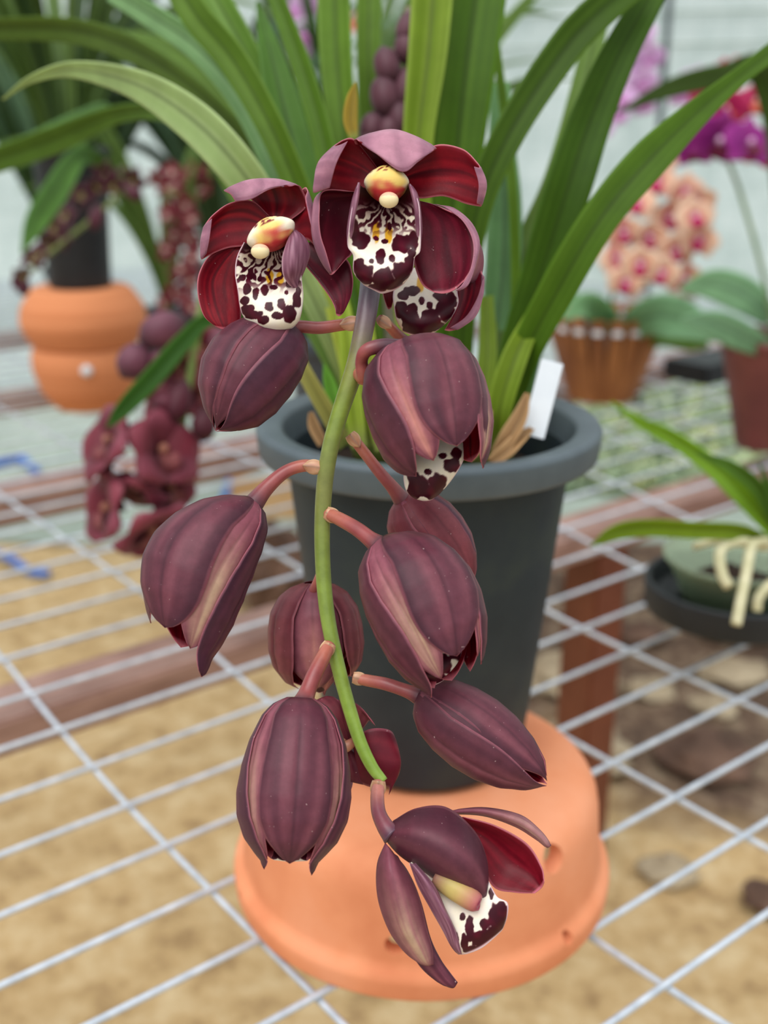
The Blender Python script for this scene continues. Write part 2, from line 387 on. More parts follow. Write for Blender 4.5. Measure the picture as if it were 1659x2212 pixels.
p = atY(1437, 120, 3.9); o = tube('steel_pole', [(p[0], 3.9, .012), (p[0], 3.9, 3.1)], [.011, .011], M['dark'], None, 12)
tag(o, 'thin dark vertical pole in front of the white shade cloth wall', 'pole')

# ------------------------------------------------------------------ upturned terracotta pot under the plant
TX, TY = .0255, .661; ZT = BENCH+.0022
def boolcut(o, cutters):
    for c in cutters:
        md = o.modifiers.new('cut', 'BOOLEAN'); md.operation = 'DIFFERENCE'; md.object = c; md.solver = 'EXACT'
    dg = bpy.context.evaluated_depsgraph_get(); me = bpy.data.meshes.new_from_object(o.evaluated_get(dg))
    o.modifiers.clear(); o.data = me
    for c in cutters: bpy.data.objects.remove(c, do_unlink=True)
    return o
prof_r = .009
tp = [(.118, ZT+.001), (.1275, ZT+.001), (.1285, ZT+.017), (.1215, ZT+.022), (.1205, ZT+.030), (.1165, ZT+.086), (.03, ZT+.088), (.022, ZT+.080), (.105, ZT+.079), (.1115, ZT+.02), (.118, ZT+.001)]
def rnd2(prof, rads, k=6):
    p = np.array(prof, float); out = [p[0]]
    for i in range(1, len(p)-1):
        a, b, c = p[i-1], p[i], p[i+1]; la, lc = np.linalg.norm(a-b), np.linalg.norm(c-b); d = min(la*.48, lc*.48, rads[i])
        s = b+(a-b)/max(la, 1e-9)*d; e = b+(c-b)/max(lc, 1e-9)*d
        for t in np.linspace(0, 1, k): out.append((1-t)**2*s+2*t*(1-t)*b+t*t*e)
    out.append(p[-1]); return [tuple(x) for x in out]
terra = lathe('upturned_terracotta_pot', rnd2(tp, [0, .004, .005, .004, .006, .022, .003, .003, .01, .002, 0]), (TX, TY), M['terra'], None, 96)
cuts = []
for (px, py, r) in ((1210, 1866, .0085), (1212, 2018, .0038), (852, 2045, .0062), (541, 1935, .004)):
    ray = P(px, py, 1)-CAM; A = ray[0]**2+ray[1]**2; B = -2*(ray[0]*TX+ray[1]*TY); Cc = TX*TX+TY*TY-.121**2
    t = (-B-math.sqrt(max(B*B-4*A*Cc, 0)))/(2*A); q = CAM+ray*t; d = np.array([TX-q[0], TY-q[1], 0]); d /= np.linalg.norm(d)
    cuts.append(tube('cutter', [q-d*.03, q+d*.025], [r, r], M['terra'], None, 24, 2)); hole_q = q if px == 852 else None or (hole_q if px != 1210 and px != 1212 else q)
    if px == 852: bolt_q, bolt_d = q, d
boolcut(terra, cuts)
for p_ in terra.data.polygons: p_.use_smooth = True
if hasattr(terra.data, 'set_sharp_from_angle'): terra.data.set_sharp_from_angle(angle=math.radians(50))
tag(terra, 'smooth orange terracotta pot turned upside down with holes, the black orchid pot on its base', 'terracotta pot')

# ------------------------------------------------------------------ potted orchid: pot, leaves
KX, KY = .0275, .682; ZP = ZT+.0885
orchid = empty('potted_cymbidium_orchid', (KX, KY, ZP))
tag(orchid, 'large strap-leaved orchid in a black pot, its dark maroon flower spike hanging in front', 'orchid')
zr = CAMZ-.180
prof_r = .003
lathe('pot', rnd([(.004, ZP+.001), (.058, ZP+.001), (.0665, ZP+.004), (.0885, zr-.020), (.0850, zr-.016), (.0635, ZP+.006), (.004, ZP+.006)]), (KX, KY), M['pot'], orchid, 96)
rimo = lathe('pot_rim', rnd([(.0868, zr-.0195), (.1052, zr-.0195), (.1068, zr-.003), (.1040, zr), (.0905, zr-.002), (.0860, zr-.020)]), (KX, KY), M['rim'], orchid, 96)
tag(rimo, 'pale grey thick flat rim of the pot')
blob('potting_mix', (KX, KY, zr-.040), (.079, .079, .016), M['soil'], orchid, 2, .05, 5, fr=6)
LG = [c3(96, 140, 40), c3(74, 118, 34), c3(122, 160, 62)]
def f_leaf(c=(86, 130, 38), edge=(120, 160, 70), seed=0, tip=None, base=None, under=0):
    q_ = c3(1.04, .97, .70) if c[1] > c[0] and c[2] < 90 else c3(1., .98, .9) if c[1] > c[0] else c3(1, 1, 1); c = c3(*c)*q_; e = c3(*edge)*(q_*.5+.5)
    def f(u, v, g):
        s = fn(u, v, 1.2, 6, seed); st = fn(u, v, .4, 26, seed+4)
        k = mx(c*np.ones(u.shape+(1,)), e, np.clip(.2+s*.7+st*.5, 0, 1))
        k = mx(k, c*.66, np.exp(-(v/.06)**2)*.6)
        k = mx(k, e*1.1, sm(.93, 1, np.abs(v))*.6)
        if base is not None: k = mx(k, c3(*base), 1-sm(0, .18, u))
        if tip is not None: k = mx(k, c3(*tip), sm(.9, 1, u))
        return k
    return f
def strap(name, pts, wid, parent, col, fold=.35, twist=0, th=.0009, nu=60, nv=9, mat=None, world=False):
    """pts: (px,py,depth); wid: half width in metres at each; twist: radians (scalar or list) turning the blade about its midrib"""
    p = np.array([q if world else P(*q) for q in pts]); k = len(p)
    tw = np.full(k, twist, float) if np.isscalar(twist) else np.array(twist, float)
    q = cr(np.c_[p, wid, tw], nu); c = q[:, :3]; hw = np.maximum(q[:, 3], .0004); tt = q[:, 4]
    T = np.gradient(c, axis=0); T /= np.linalg.norm(T, axis=1)[:, None]
    G = np.zeros((nu, nv, 3)); ref = None
    for i in range(nu):
        vd = CAM-c[i] if not world else np.array([0.0, -.5, .8]); vd = vd/np.linalg.norm(vd)
        s = np.cross(T[i], vd); s /= max(np.linalg.norm(s), 1e-6); n = np.cross(s, T[i])
        if ref is not None and np.dot(ref, s) < 0: s = -s; n = -n
        ref = s
        a = tt[i]; s2 = s*math.cos(a)+n*math.sin(a); n2 = -s*math.sin(a)+n*math.cos(a)
        for j in range(nv):
            v = -1+2*j/(nv-1); G[i, j] = c[i]+s2*v*hw[i]+n2*hw[i]*fold*abs(v)**1.4
    return sheet(name, G, th, col, col, parent, mat or M['leaf'], None)
def W(px, d): return px/2/F*d          # half width in metres of something px wide in the photograph
# (points, widths px, colour, edge colour, fold, twist)
lv = [
 # broad central pair
 ([(925,930,.70),(912,700,.70),(905,480,.69),(905,300,.68),(925,120,.68),(940,-60,.69)], [26,40,56,66,84,90], (112,148,46),(150,178,86), .5,.1),
 ([(970,930,.71),(965,700,.70),(975,480,.695),(990,300,.69),(1010,120,.69),(1035,-60,.70)], [26,60,92,112,126,130], (70,112,24),(96,138,40), .3,-.1),
 # right fan
 ([(1000,930,.70),(1000,720,.68),(1025,480,.66),(1095,300,.65),(1210,120,.65),(1290,30,.65),(1400,-60,.66)], [30,50,62,70,76,76,70], (62,98,24),(90,126,44), .3,.15),
 ([(1075,930,.71),(1110,760,.69),(1165,600,.68),(1225,410,.67),(1275,260,.67),(1335,120,.67),(1410,-20,.68),(1450,-120,.7)], [34,60,86,100,92,78,62,50], (60,100,22),(84,124,38), .25,-.1),
 ([(1095,930,.69),(1130,780,.66),(1210,620,.64),(1300,470,.63),(1400,350,.63),(1500,250,.64),(1600,165,.65),(1700,90,.67)], [30,66,82,84,88,62,40,44], (72,112,24),(98,138,42), .25,.25),
 ([(1050,930,.72),(1075,740,.73),(1130,560,.75),(1200,400,.77),(1250,230,.8),(1290,60,.83),(1320,-80,.86)], [30,48,60,58,54,48,44], (92,128,66),(120,154,96), .3,.2),
 ([(1035,930,.72),(1065,760,.73),(1085,600,.74),(1090,450,.75),(1085,330,.76),(1080,180,.77)], [30,60,76,74,60,40], (112,160,110),(140,184,136), .3,0),
 ([(1085,930,.73),(1108,760,.72),(1114,600,.72),(1108,420,.72),(1090,250,.73),(1070,80,.74)], [22,22,20,20,20,16], (94,140,34),(120,160,60), .3,0),
 ([(1120,930,.74),(1150,780,.78),(1190,640,.82),(1260,520,.86),(1330,430,.9),(1400,330,.95)], [26,34,36,34,28,16], (64,112,58),(90,140,80), .3,0),
 ([(1060,940,.7),(1085,840,.7),(1130,700,.71),(1180,560,.72),(1220,470,.73)], [34,50,54,40,10], (104,150,44),(130,170,70), .4,.3),
 # behind the top flower
 ([(860,930,.76),(835,700,.77),(815,480,.79),(802,300,.8),(796,120,.8),(798,-60,.81)], [28,36,40,46,52,54], (92,134,50),(120,158,76), .4,0),
 ([(850,930,.73),(800,700,.73),(765,480,.73),(745,300,.73),(728,120,.74),(722,-60,.75)], [28,42,52,62,72,72], (98,142,54),(126,164,84), .4,.2),
 # left fan
 ([(835,930,.72),(780,720,.71),(735,520,.7),(705,330,.70),(655,150,.71),(600,0,.72),(570,-80,.73)], [28,40,44,46,44,36,32], (84,128,40),(112,152,66), .35,.2),
 ([(825,930,.72),(770,740,.71),(710,560,.70),(665,420,.70),(620,260,.71),(585,120,.72),(556,5,.74)], [30,46,70,86,80,50,6], (80,128,62),(104,150,84), .3,-.1),
 ([(820,930,.71),(765,740,.69),(705,560,.68),(650,420,.67),(585,270,.67),(505,130,.68),(430,40,.69),(380,-40,.7)], [30,46,52,56,60,66,66,62], (86,126,42),(112,150,66), .3,.2),
 ([(815,930,.72),(750,740,.72),(680,560,.72),(630,380,.72),(590,240,.73),(530,110,.74),(470,0,.75),(430,-70,.76)], [28,40,46,50,56,60,60,58], (100,146,72),(128,168,98), .3,.1),
 ([(800,930,.72),(735,740,.71),(665,540,.71),(600,370,.71),(525,215,.72),(430,105,.74),(330,35,.77),(240,-20,.8)], [26,38,48,54,60,56,52,44], (120,164,112),(152,190,144), .25,.25),
 ([(790,930,.70),(720,740,.68),(650,590,.66),(570,440,.64),(490,330,.63),(400,245,.64),(290,180,.66),(160,150,.69),(70,170,.71),(5,215,.73)], [26,44,60,80,92,88,64,36,18,5], (126,166,106),(160,194,140), .2,.3),
 ([(805,930,.72),(740,720,.72),(665,540,.72),(580,380,.73),(480,250,.75),(380,165,.78),(270,100,.82),(150,65,.87),(0,62,.92),(-80,70,.95)], [26,36,40,40,40,44,54,52,46,42], (76,106,36),(100,132,58), .25,.15),
 ([(795,930,.73),(720,760,.74),(640,590,.76),(560,450,.79),(480,330,.83),(400,262,.88),(330,240,.93),(240,250,.97),(120,300,1.0),(-20,350,1.02)], [24,32,34,36,40,42,36,40,58,52], (84,122,54),(124,168,100), .2,.2),
 ([(790,930,.73),(700,760,.74),(610,600,.77),(540,480,.8),(470,380,.84)], [22,28,30,24,6], (98,138,64),(130,168,92), .3,.1),
 # short ones in the pot
 ([(740,950,.655),(728,890,.65),(712,830,.65),(700,785,.65)], [20,30,26,3], (96,160,62),(120,180,84), .4,0),
 ([(745,965,.65),(712,900,.64),(672,830,.635),(640,770,.635)], [34,36,34,30], (150,146,74),(176,170,96), .4,0),
 ([(800,970,.66),(775,880,.66),(745,760,.665),(715,640,.67),(690,560,.675)], [28,34,36,34,24], (150,172,72),(176,194,100), .4,.2),
 ([(775,970,.65),(760,870,.65),(752,760,.65),(740,660,.655),(728,600,.66)], [34,44,40,30,12], (138,170,60),(164,190,84), .4,-.2),
 ([(830,975,.65),(815,880,.65),(800,790,.65),(790,700,.655)], [36,44,44,34], (140,166,66),(166,188,90), .4,.2),
 ([(1070,975,.66),(1080,880,.65),(1110,780,.65),(1150,690,.66)], [44,54,56,40], (112,146,44),(140,170,66), .4,.1),
 ([(1020,950,.69),(1040,860,.69),(1052,760,.69),(1050,640,.7)], [40,44,40,30], (120,154,60),(144,174,84), .4,-.1),
 ([(765,300,.60),(757,260,.60),(760,215,.6),(768,178,.6)], [18,30,24,3], (150,128,44),(190,160,60), .3,0),
]
for i, (pts, wd, c, e, fo, tw) in enumerate(lv):
    hw = [W(w_, q[2]) for w_, q in zip(wd, pts)]
    strap('leaf', pts, hw, orchid, f_leaf(c if i != 17 else (158, 186, 128), e if i != 17 else (196, 214, 170), i*3.1, base=(150, 160, 84) if i > 9 else (112, 140, 50)), fo, tw, nv=11)
for (pts, wd) in (([(1075,985,.635),(1100,945,.63),(1125,900,.63),(1140,850,.632)], [30,40,34,12]), ([(1060,1000,.63),(1095,975,.628),(1120,950,.63),(1150,925,.64)], [24,34,30,10]),
                  ([(1010,990,.64),(1040,950,.64),(1050,900,.65),(1055,850,.66)], [26,36,30,12]), ([(700,960,.65),(680,920,.65),(672,890,.65)], [24,26,10])):
    o = strap('leaf_sheath', pts, [W(a, q[2]) for a, q in zip(wd, pts)], orchid, f_leaf((170, 130, 88), (204, 170, 124), 3), .5, .3, nv=9)
# back bulbs at the leaf bases
for px, py, d, rx in ((1040, 935, .685, .018), (900, 960, .675, .020), (790, 955, .685, .017), (1095, 960, .68, .015)):
    q = P(px, py, d); blob('pseudobulb', (q[0]*.8+KX*.2, q[1]*.8+KY*.2, q[2]), (rx, rx, .022), M['leaf'], orchid, px, .1, 3, lin((128, 140, 70)))

# ------------------------------------------------------------------ flower spike
stem_pts = [(905,965,.69),(880,800,.685),(862,620,.66),(850,500,.62),(832,440,.56),(815,455,.50),(806,530,.462),(800,620,.444),(788,700,.438),(768,790,.436),(735,890,.437),(713,970,.438),(700,1060,.440),(696,1180,.442),(706,1320,.443),(733,1450,.443),(770,1580,.442),(800,1650,.441),(828,1688,.440)]
stem_w = [32,34,34,36,42,44,46,46,44,42,38,37,36,34,33,31,29,27,22]
GP, GG, GV = c3(92, 82, 92), c3(134, 152, 62), c3(106, 100, 72)
stem_c = [GG,GG,GG,GV,GP,GP,c3(98,92,108),c3(96,90,102),c3(104,84,86),c3(124,126,70),c3(128,146,62),c3(124,136,66),c3(124,128,66),c3(124,140,64),c3(130,152,66),c3(136,160,66),c3(142,172,70),c3(144,176,70),c3(150,180,80)]
tube('flower_stem', [P(*q) for q in stem_pts], [W(a, q[2]) for a, q in zip(stem_w, stem_pts)], M['stem'], orchid, 18, 150, stem_c)
PB, PM, PD = c3(176, 100, 84), c3(146, 72, 72), c3(84, 46, 58)
def pedicel(pts, wd, cols=(PB, PM, PD)):
    n = len(pts); cc = [cols[min(int(i*len(cols)/n), len(cols)-1)] for i in range(n)]
    tube('pedicel', [P(*q) for q in pts], [W(a, q[2]) for a, q in zip(wd, pts)], M['stem'], orchid, 14, None, cc)
    q0, q1 = pts[0], pts[1]; dx, dy = q1[0]-q0[0], q1[1]-q0[1]; l = math.hypot(dx, dy); dx /= l; dy /= l; w0 = wd[0]
    # papery bract hugging the base of the pedicel
    rows = []
    for t, k in ((-.15, .5), (.5, .62), (1.1, .5), (1.7, .08)):
        cx_, cy_ = q0[0]+dx*w0*t*.8, q0[1]+dy*w0*t*.8
        rows.append([(cx_-dy*w0*k*s, cy_+dx*w0*k*s, .55*w0/F*q0[2]*100*(1-.5*s*s)+.05-(q0[2]-D0)*100) for s in (-1, 0, 1)])
    patch('bract', rows, D0, f_leaf((176, 120, 92), (222, 190, 150), 2), f_leaf((176, 120, 92), (222, 190, 150), 2), orchid, .0003, 10, 9, M['stem'])
D0 = .44
PROF = [(0, .10), (.05, .36), (.14, .64), (.28, .86), (.42, .97), (.55, 1.0), (.70, .95), (.84, .80), (.94, .60), (1, .42)]
def rprof(u, pr): xs = [a for a, b in pr]; ys = [b for a, b in pr]; return np.interp(u, xs, ys)
def bud(name, base, tip, width, sepals, prof=PROF, depth_k=.9, curve=0):
    """base, tip: (px,py,depth); width px; sepals: dicts phi W r l flare kind"""
    b, t = P(*base), P(*tip); ax = t-b; L = np.linalg.norm(ax); ax /= L; mid = (b+t)/2
    n = CAM-mid; n -= ax*np.dot(n, ax); n /= np.linalg.norm(n)
    e = np.cross(ax, n)
    if e[0] < 0: e = -e              # e points to the image right (or up for flat buds)
    R_ = W(width, (base[2]+tip[2])/2)
    root = empty(name, b, orchid)
    for k, s in enumerate(sepals):
        nu, nv = 44, 23; G = np.zeros((nu, nv, 3)); l = s.get('l', 1); u0 = s.get('u0', 0)
        for i in range(nu):
            u = i/(nu-1); uu = u0+(l-u0)*u
            r = R_*rprof(min(uu, 1.0), prof)*s.get('r', 1)
            if uu > 1: r *= (1-(uu-1)*1.2)
            r += R_*s.get('flare', 0)*max(0, (u-.45)/.55)**2
            wv = s['W']*(1+.25*max(0, 1-u/.25)) if u < .5 else s['W']*max(0.0, 1-((u-.5)/.5)**s.get('tipk', 2.4))**.65
            for j in range(nv):
                v = -1+2*j/(nv-1); ph = math.radians(s['phi']+s.get('tw', 0)*(u-.5)+wv*v)
                rr = r*(1+s.get('lift', .03)*abs(v)**3)*(1-.03*math.exp(-(v/.08)**2)*math.sin(math.pi*u))
                G[i, j] = b+ax*L*uu+rr*(n*math.cos(ph)*depth_k+e*math.sin(ph))+e*R_*curve*math.sin(math.pi*uu)
        nm, kind = s.get('n', 'sepal'), s.get('k', 'o'); sd = base[0]*.013+k*2.7
        cf = {'o': f_outer(sd), 'd': f_outer(sd, c3(88, 46, 62), c3(62, 34, 48), c3(104, 56, 70)), 'p': f_pale(sd), 'q': f_pale(sd, .4, c3(186, 124, 116)), 'r': f_outer(sd, c3(116, 54, 62), c3(88, 36, 46), c3(138, 72, 80))}[kind]
        # outside face is the one away from the axis
        o = sheet(nm, G, .0009, cf if np.dot(np.cross(e, n), ax) > 0 else f_inner(sd), f_inner(sd) if np.dot(np.cross(e, n), ax) > 0 else cf, root, M['petal'])
        if kind in 'pq' and k == 1: tag(o, 'pale beige striped petal')
    return root, b, ax, L, R_, n, e
def S(phi, W, k='o', r=1., l=1., flare=0., n='sepal', **kw): return dict(phi=phi, W=W, k=k, r=r, l=l, flare=flare, n=n, **kw)
# --- closed and opening buds (phi 0 faces the viewer, positive to the image right)
# upper left bud
pedicel([(770,697,.443),(735,702,.444),(690,708,.443),(645,706,.442),(612,716,.441)], [27,26,27,28,32])
bud('flower_bud', (632,703,.443), (466,930,.430), 190, [
    S(-20, 44, 'o', 1.01, 1.0, tw=10, tipk=3.4), S(54, 52, 'd', 1.05, .99, tw=-16, tipk=5), S(-80, 52, 'o', 1.03, .99, 0, tipk=5, tw=14), S(22, 14, 'q', .99, .5, n='petal'), S(170, 60, 'd', .97), S(115, 50, 'd', .98), S(-140, 50, 'd', .96)],
    prof=[(0,.14),(.06,.52),(.16,.80),(.3,.96),(.45,1.02),(.62,.97),(.78,.78),(.9,.44),(1,.03)], curve=-.2)
# large upper right bud, lip showing
pedicel([(772,803,.436),(785,815,.428),(781,780,.424),(792,757,.420),(825,748,.421),(862,752,.424)], [30,31,28,30,34,40])
B2 = bud('flower_bud', (882,738,.424), (972,1030,.412), 256, [
    S(26, 36, 'o', 1.02, .88, .0, tw=-14, tipk=2.8), S(-20, 26, 'q', .995, .92, n='petal', tipk=3, tw=10), S(-72, 44, 'o', 1.03, .96, .02, tw=34, tipk=2.8), S(66, 20, 'p', 1.0, .99, .08, n='petal', tw=-8), S(94, 36, 'o', 1.0, 1.02, .06, tw=-30, tipk=3.4), S(180, 60, 'd', .9, .9), S(-135, 50, 'd', .92, .9), S(140, 40, 'd', .92, .9)],
    prof=[(0,.26),(.05,.58),(.14,.84),(.28,.98),(.42,1.02),(.58,1.0),(.74,.92),(.88,.75),(1,.52)])
# left big bud
pedicel([(690,1010,.440),(655,1006,.440),(615,1020,.439),(575,1055,.437),(545,1092,.434)], [27,27,28,34,46])
bud('flower_bud', (543,1078,.434), (392,1396,.420), 216, [
    S(-38, 52, 'o', 1.02, .95, tw=10, tipk=4), S(24, 34, 'p', .99, 1.0, n='petal', tw=-14, tipk=3.4), S(72, 36, 'd', 1.03, 1.12, .04, tw=-34, tipk=6), S(-94, 44, 'o', 1.0, .95, tw=20, tipk=4), S(180, 60, 'd', .94), S(130, 45, 'd', .95)],
    prof=[(0,.14),(.05,.42),(.14,.70),(.28,.90),(.44,1.02),(.6,1.04),(.76,.95),(.9,.76),(1,.58)], curve=-.38)
# bud behind, right of the stem
pedicel([(757,940,.446),(785,975,.447),(820,1020,.449),(850,1055,.452),(872,1085,.455)], [24,24,26,30,42])
bud('flower_bud', (866,1070,.456), (1010,1268,.462), 152, [
    S(28, 60, 'r', 1.0, 1.0), S(-48, 42, 'r', 1.03, .96, tw=30), S(-8, 10, 'q', .99, .62, n='petal'), S(100, 45, 'd'), S(-110, 50, 'd', .97), S(180, 60, 'd', .97)],
    prof=[(0,.12),(.06,.50),(.16,.80),(.3,.97),(.45,1.02),(.62,.97),(.78,.78),(.9,.52),(1,.2)])
# middle right bud, lip just showing
pedicel([(706,1108,.440),(735,1122,.436),(770,1142,.431),(800,1165,.427),(820,1180,.425)], [27,30,32,36,50])
B5 = bud('flower_bud', (832,1160,.425), (974,1466,.411), 236, [
    S(26, 42, 'o', 1.02, .91, tw=-16, tipk=2.8), S(-24, 26, 'p', .99, .99, n='petal', tw=14, tipk=3), S(-76, 42, 'o', 1.03, 1.06, .0, tw=36, tipk=2.6), S(68, 20, 'p', .99, .95, .04, n='petal', tw=-14), S(96, 34, 'o', 1.0, 1.0, .08, tw=-30, tipk=3.4), S(180, 60, 'd', .9), S(-135, 50, 'd', .93), S(130, 40, 'd', .93)],
    prof=[(0,.16),(.05,.46),(.14,.75),(.28,.94),(.42,1.02),(.58,1.02),(.74,.94),(.88,.76),(1,.52)], curve=.14)
# bud seen from behind, left of the stem
pedicel([(700,1200,.452),(690,1240,.458),(678,1275,.462),(668,1295,.466)], [14,16,22,34])
B6 = bud('flower_bud', (676,1258,.468), (690,1486,.474), 196, [
    S(-64, 36, 'r', 1.02, .97), S(68, 34, 'r', 1.0, .88), S(-4, 44, 'q', .86, .95, n='petal'), S(22, 30, 'q', .68, 1.05, n='petal'), S(180, 60, 'd', .9), S(-120, 50, 'd', .95), S(120, 50, 'd', .95)],
    prof=[(0,.20),(.04,.46),(.12,.72),(.26,.92),(.42,1.0),(.6,1.02),(.76,.94),(.9,.72),(1,.40)])
# right lower closed bud
pedicel([(765,1464,.441),(795,1470,.439),(835,1478,.436),(880,1493,.434),(912,1506,.432)], [24,26,28,30,44])
bud('flower_bud', (906,1496,.432), (1182,1694,.424), 158, [
    S(36, 50, 'o', 1.0, .985, tw=-8), S(-44, 46, 'o', 1.03, 1.0, tw=14), S(2, 9, 'q', 1.0, .5, n='petal'), S(110, 50, 'd', .98, .97), S(-115, 50, 'd', .98), S(180, 60, 'd', .96)],
    prof=[(0,.22),(.05,.56),(.14,.82),(.28,.98),(.44,1.04),(.6,.98),(.76,.80),(.9,.48),(1,.07)])
# bottom left bud
pedicel([(712,1392,.440),(698,1420,.436),(680,1455,.432),(662,1500,.428),(652,1530,.424)], [27,32,34,38,62])
B8 = bud('flower_bud', (650,1508,.424), (624,1860,.412), 226, [
    S(2, 39, 'o', 1.03, 1.0, tipk=3.6), S(-55, 24, 'p', .99, .985, n='petal', tipk=3.2, tw=16), S(57, 24, 'p', .99, 1.0, n='petal', tipk=3.2, tw=-16), S(-86, 32, 'd', 1.03, 1.05, 0, tipk=7, tw=40), S(86, 32, 'd', 1.04, 1.07, 0, tipk=7, tw=-40), S(180, 60, 'd', .92), S(-135, 45, 'd', .95), S(135, 45, 'd', .95)],
    prof=[(0,.26),(.04,.48),(.12,.68),(.28,.88),(.44,.99),(.6,1.04),(.74,1.0),(.87,.84),(.95,.64),(1,.50)])

# ------------------------------------------------------------------ lips
WHT, CRM, MAR, MARL, YEL = c3(238, 226, 214), c3(246, 236, 214), c3(58, 4, 22), c3(112, 6, 40), c3(228, 172, 48)
def lipcol(spots, yel=(), stripe=None, edge=.93, seed=0, marg=None, throat=None):
    """spots: (px,py,rx,ry) blotches of pigment on the lip; stripe=(cx,cy,y0,y1) radial streaks in the throat"""
    def f(u, v, g):
        x, y = g[..., 0], g[..., 1]; n1 = np.zeros(u.shape); n2 = np.zeros(u.shape); n3 = np.zeros(u.shape)
        for i in range(u.shape[0]):
            for j in range(u.shape[1]):
                n1[i, j] = noise.noise(Vector((x[i, j]*.09, y[i, j]*.09, seed))); n2[i, j] = noise.noise(Vector((x[i, j]*.05, y[i, j]*.05, seed+3)))
                n3[i, j] = noise.voronoi(Vector((x[i, j]*.085, y[i, j]*.06, seed)))[0][0]
        c = mx(CRM*np.ones(u.shape+(1,)), WHT, np.clip(.5+n2, 0, 1))
        for (a, b, rx, ry) in yel:
            d = np.sqrt(((x-a)/rx)**2+((y-b)/ry)**2); c = mx(c, YEL, 1-sm(.75, 1.15, d+n1*.3))
        k = np.zeros(u.shape)
        for (a, b, rx, ry) in spots:
            d = np.sqrt(((x-a)/rx)**2+((y-b)/ry)**2)+n1*.28; k = np.maximum(k, 1-sm(.87, .98, d))
        if marg: k = np.maximum(k, (1-sm(marg[2], marg[2]+.12, n3))*sm(marg[0], marg[1], np.maximum(np.abs(v), sm(.5, 1, u)*u)))
        if stripe:
            cx_, cy_, y0, y1 = stripe; ang = np.arctan2(x-cx_, y-cy_); rad = np.hypot(x-cx_, y-cy_)
            st = np.sin(ang*20+n2*6+n1*2.5+rad*.04)+n1*1.6+.1
            k = np.maximum(k, sm(-.25, .25, st)*(1-sm(y0, y1, y))*.97)
        c = mx(c, MAR, k)
        c = mx(c, MARL, np.clip(k-.4, 0, 1)*np.clip(n2+.1, 0, 1)*.9)
        if throat: c = mx(c, c3(44, 6, 20), 1-sm(throat[0], throat[1], y))  # shade beneath the column, painted dark into the lip colour
        c = mx(c, c3(226, 196, 204), sm(edge, edge+.035, np.maximum(np.abs(v), sm(.5, .6, u)*u)))
        return c
    return f
def f_mauve(u, v, g):
    s = fn(u, v, 4, 9, 3); c = mx(c3(150, 104, 122)*np.ones(u.shape+(1,)), c3(98, 52, 72), np.clip(.3+s, 0, 1))
    return mx(c, c3(214, 176, 188), sm(.93, .98, np.abs(v)))
fo_lit = lambda sd: f_outer(sd, c3(156, 106, 124), c3(122, 78, 96), c3(184, 130, 146))  # outer petal colour lightened: overhead light on the folds is painted in

# ------------------------------------------------------------------ top centre flower
D1 = .436
def flower(px, py, d): return empty('flower', P(px, py, d), orchid)
f1 = flower(835, 430, D1)
patch('sepal', [[(822,405,0),(828,402,-.1),(835,400,-.2),(842,402,-.1),(850,405,0)],
  [(790,352,-.1),(812,345,-.3),(838,342,-.4),(868,345,-.3),(892,358,-.1)],
  [(766,308,.55),(805,293,.35),(850,286,.3),(897,300,.4),(940,324,.7)],
  [(769,301,1.0),(806,294,1.05),(855,292,1.1),(902,306,1.05),(939,322,1.0)],
  [(773,303,1.25),(810,324,1.55),(862,345,1.7),(905,335,1.5),(936,325,1.2)],
  [(776,304,1.3),(812,332,1.6),(868,371,1.8),(904,349,1.6),(932,328,1.25)]], D1, f_inner(1), fo_lit(1), f1, nu=50, nv=30, fr=.15)
patch('petal', [[(828,380,0),(822,392,0),(815,404,0)],
  [(790,328,.2),(780,368,.0),(770,416,.1)],
  [(764,300,.6),(740,352,.3),(740,418,.3)],
  [(742,302,1.0),(708,345,.9),(700,412,.7)],
  [(722,316,1.35),(688,354,1.35),(678,414,1.2)],
  [(738,312,1.7),(705,350,1.75),(682,416,1.4)],
  [(751,305,1.75),(727,352,1.9),(712,406,1.6)]], D1, f_inner(2), fo_lit(2), f1, nu=50, nv=30, fr=.2)
patch('petal', [[(858,372,0),(864,388,0),(872,404,0)],
  [(902,334,.3),(910,374,.1),(905,428,.2)],
  [(948,312,.7),(960,368,.35),(958,424,.4)],
  [(1000,322,1.0),(1012,376,.8),(1005,440,.7)],
  [(1030,350,1.25),(1045,396,1.2),(1036,446,1.0)],
  [(1036,362,1.5),(1048,398,1.45),(1038,443,1.2)],
  [(1024,360,1.6),(1034,398,1.6),(1030,440,1.35)]], D1, f_inner(3), fo_lit(3), f1, nu=50, nv=30, fr=.2)
patch('sepal', [[(770,414,.3),(765,418,.1),(782,430,-.1),(805,445,-.2)],
  [(700,412,.9),(692,424,.5),(735,445,.0),(778,475,-.2)],
  [(690,456,1.2),(677,468,.7),(722,490,.1),(768,525,-.2)],
  [(692,505,1.2),(676,508,.7),(712,535,.2),(760,550,-.1)],
  [(704,545,1.1),(688,550,.7),(715,566,.3),(748,560,.1)],
  [(717,590,.8),(712,592,.6),(716,594,.5),(722,590,.5)]], D1, f_inner(4, c3(74,8,26), c3(104,20,38), c3(52,4,18)), fo_lit(4), f1, nu=44, nv=30, fr=.3)
patch('sepal', [[(880,432,.0),(900,433,.0),(925,438,.1),(948,446,.3)],
  [(886,500,-.2),(930,482,-.1),(972,470,.2),(1002,474,.6)],
  [(892,560,-.1),(940,545,.0),(990,525,.3),(1024,520,.7)],
  [(910,612,.2),(955,598,.3),(996,585,.6),(1022,572,.9)],
  [(938,632,.6),(960,634,.7),(982,626,.9),(1002,608,1.1)]], D1, f_inner(5, c3(84,8,28), c3(112,24,44), c3(56,4,20)), fo_lit(5), f1, nu=44, nv=30)
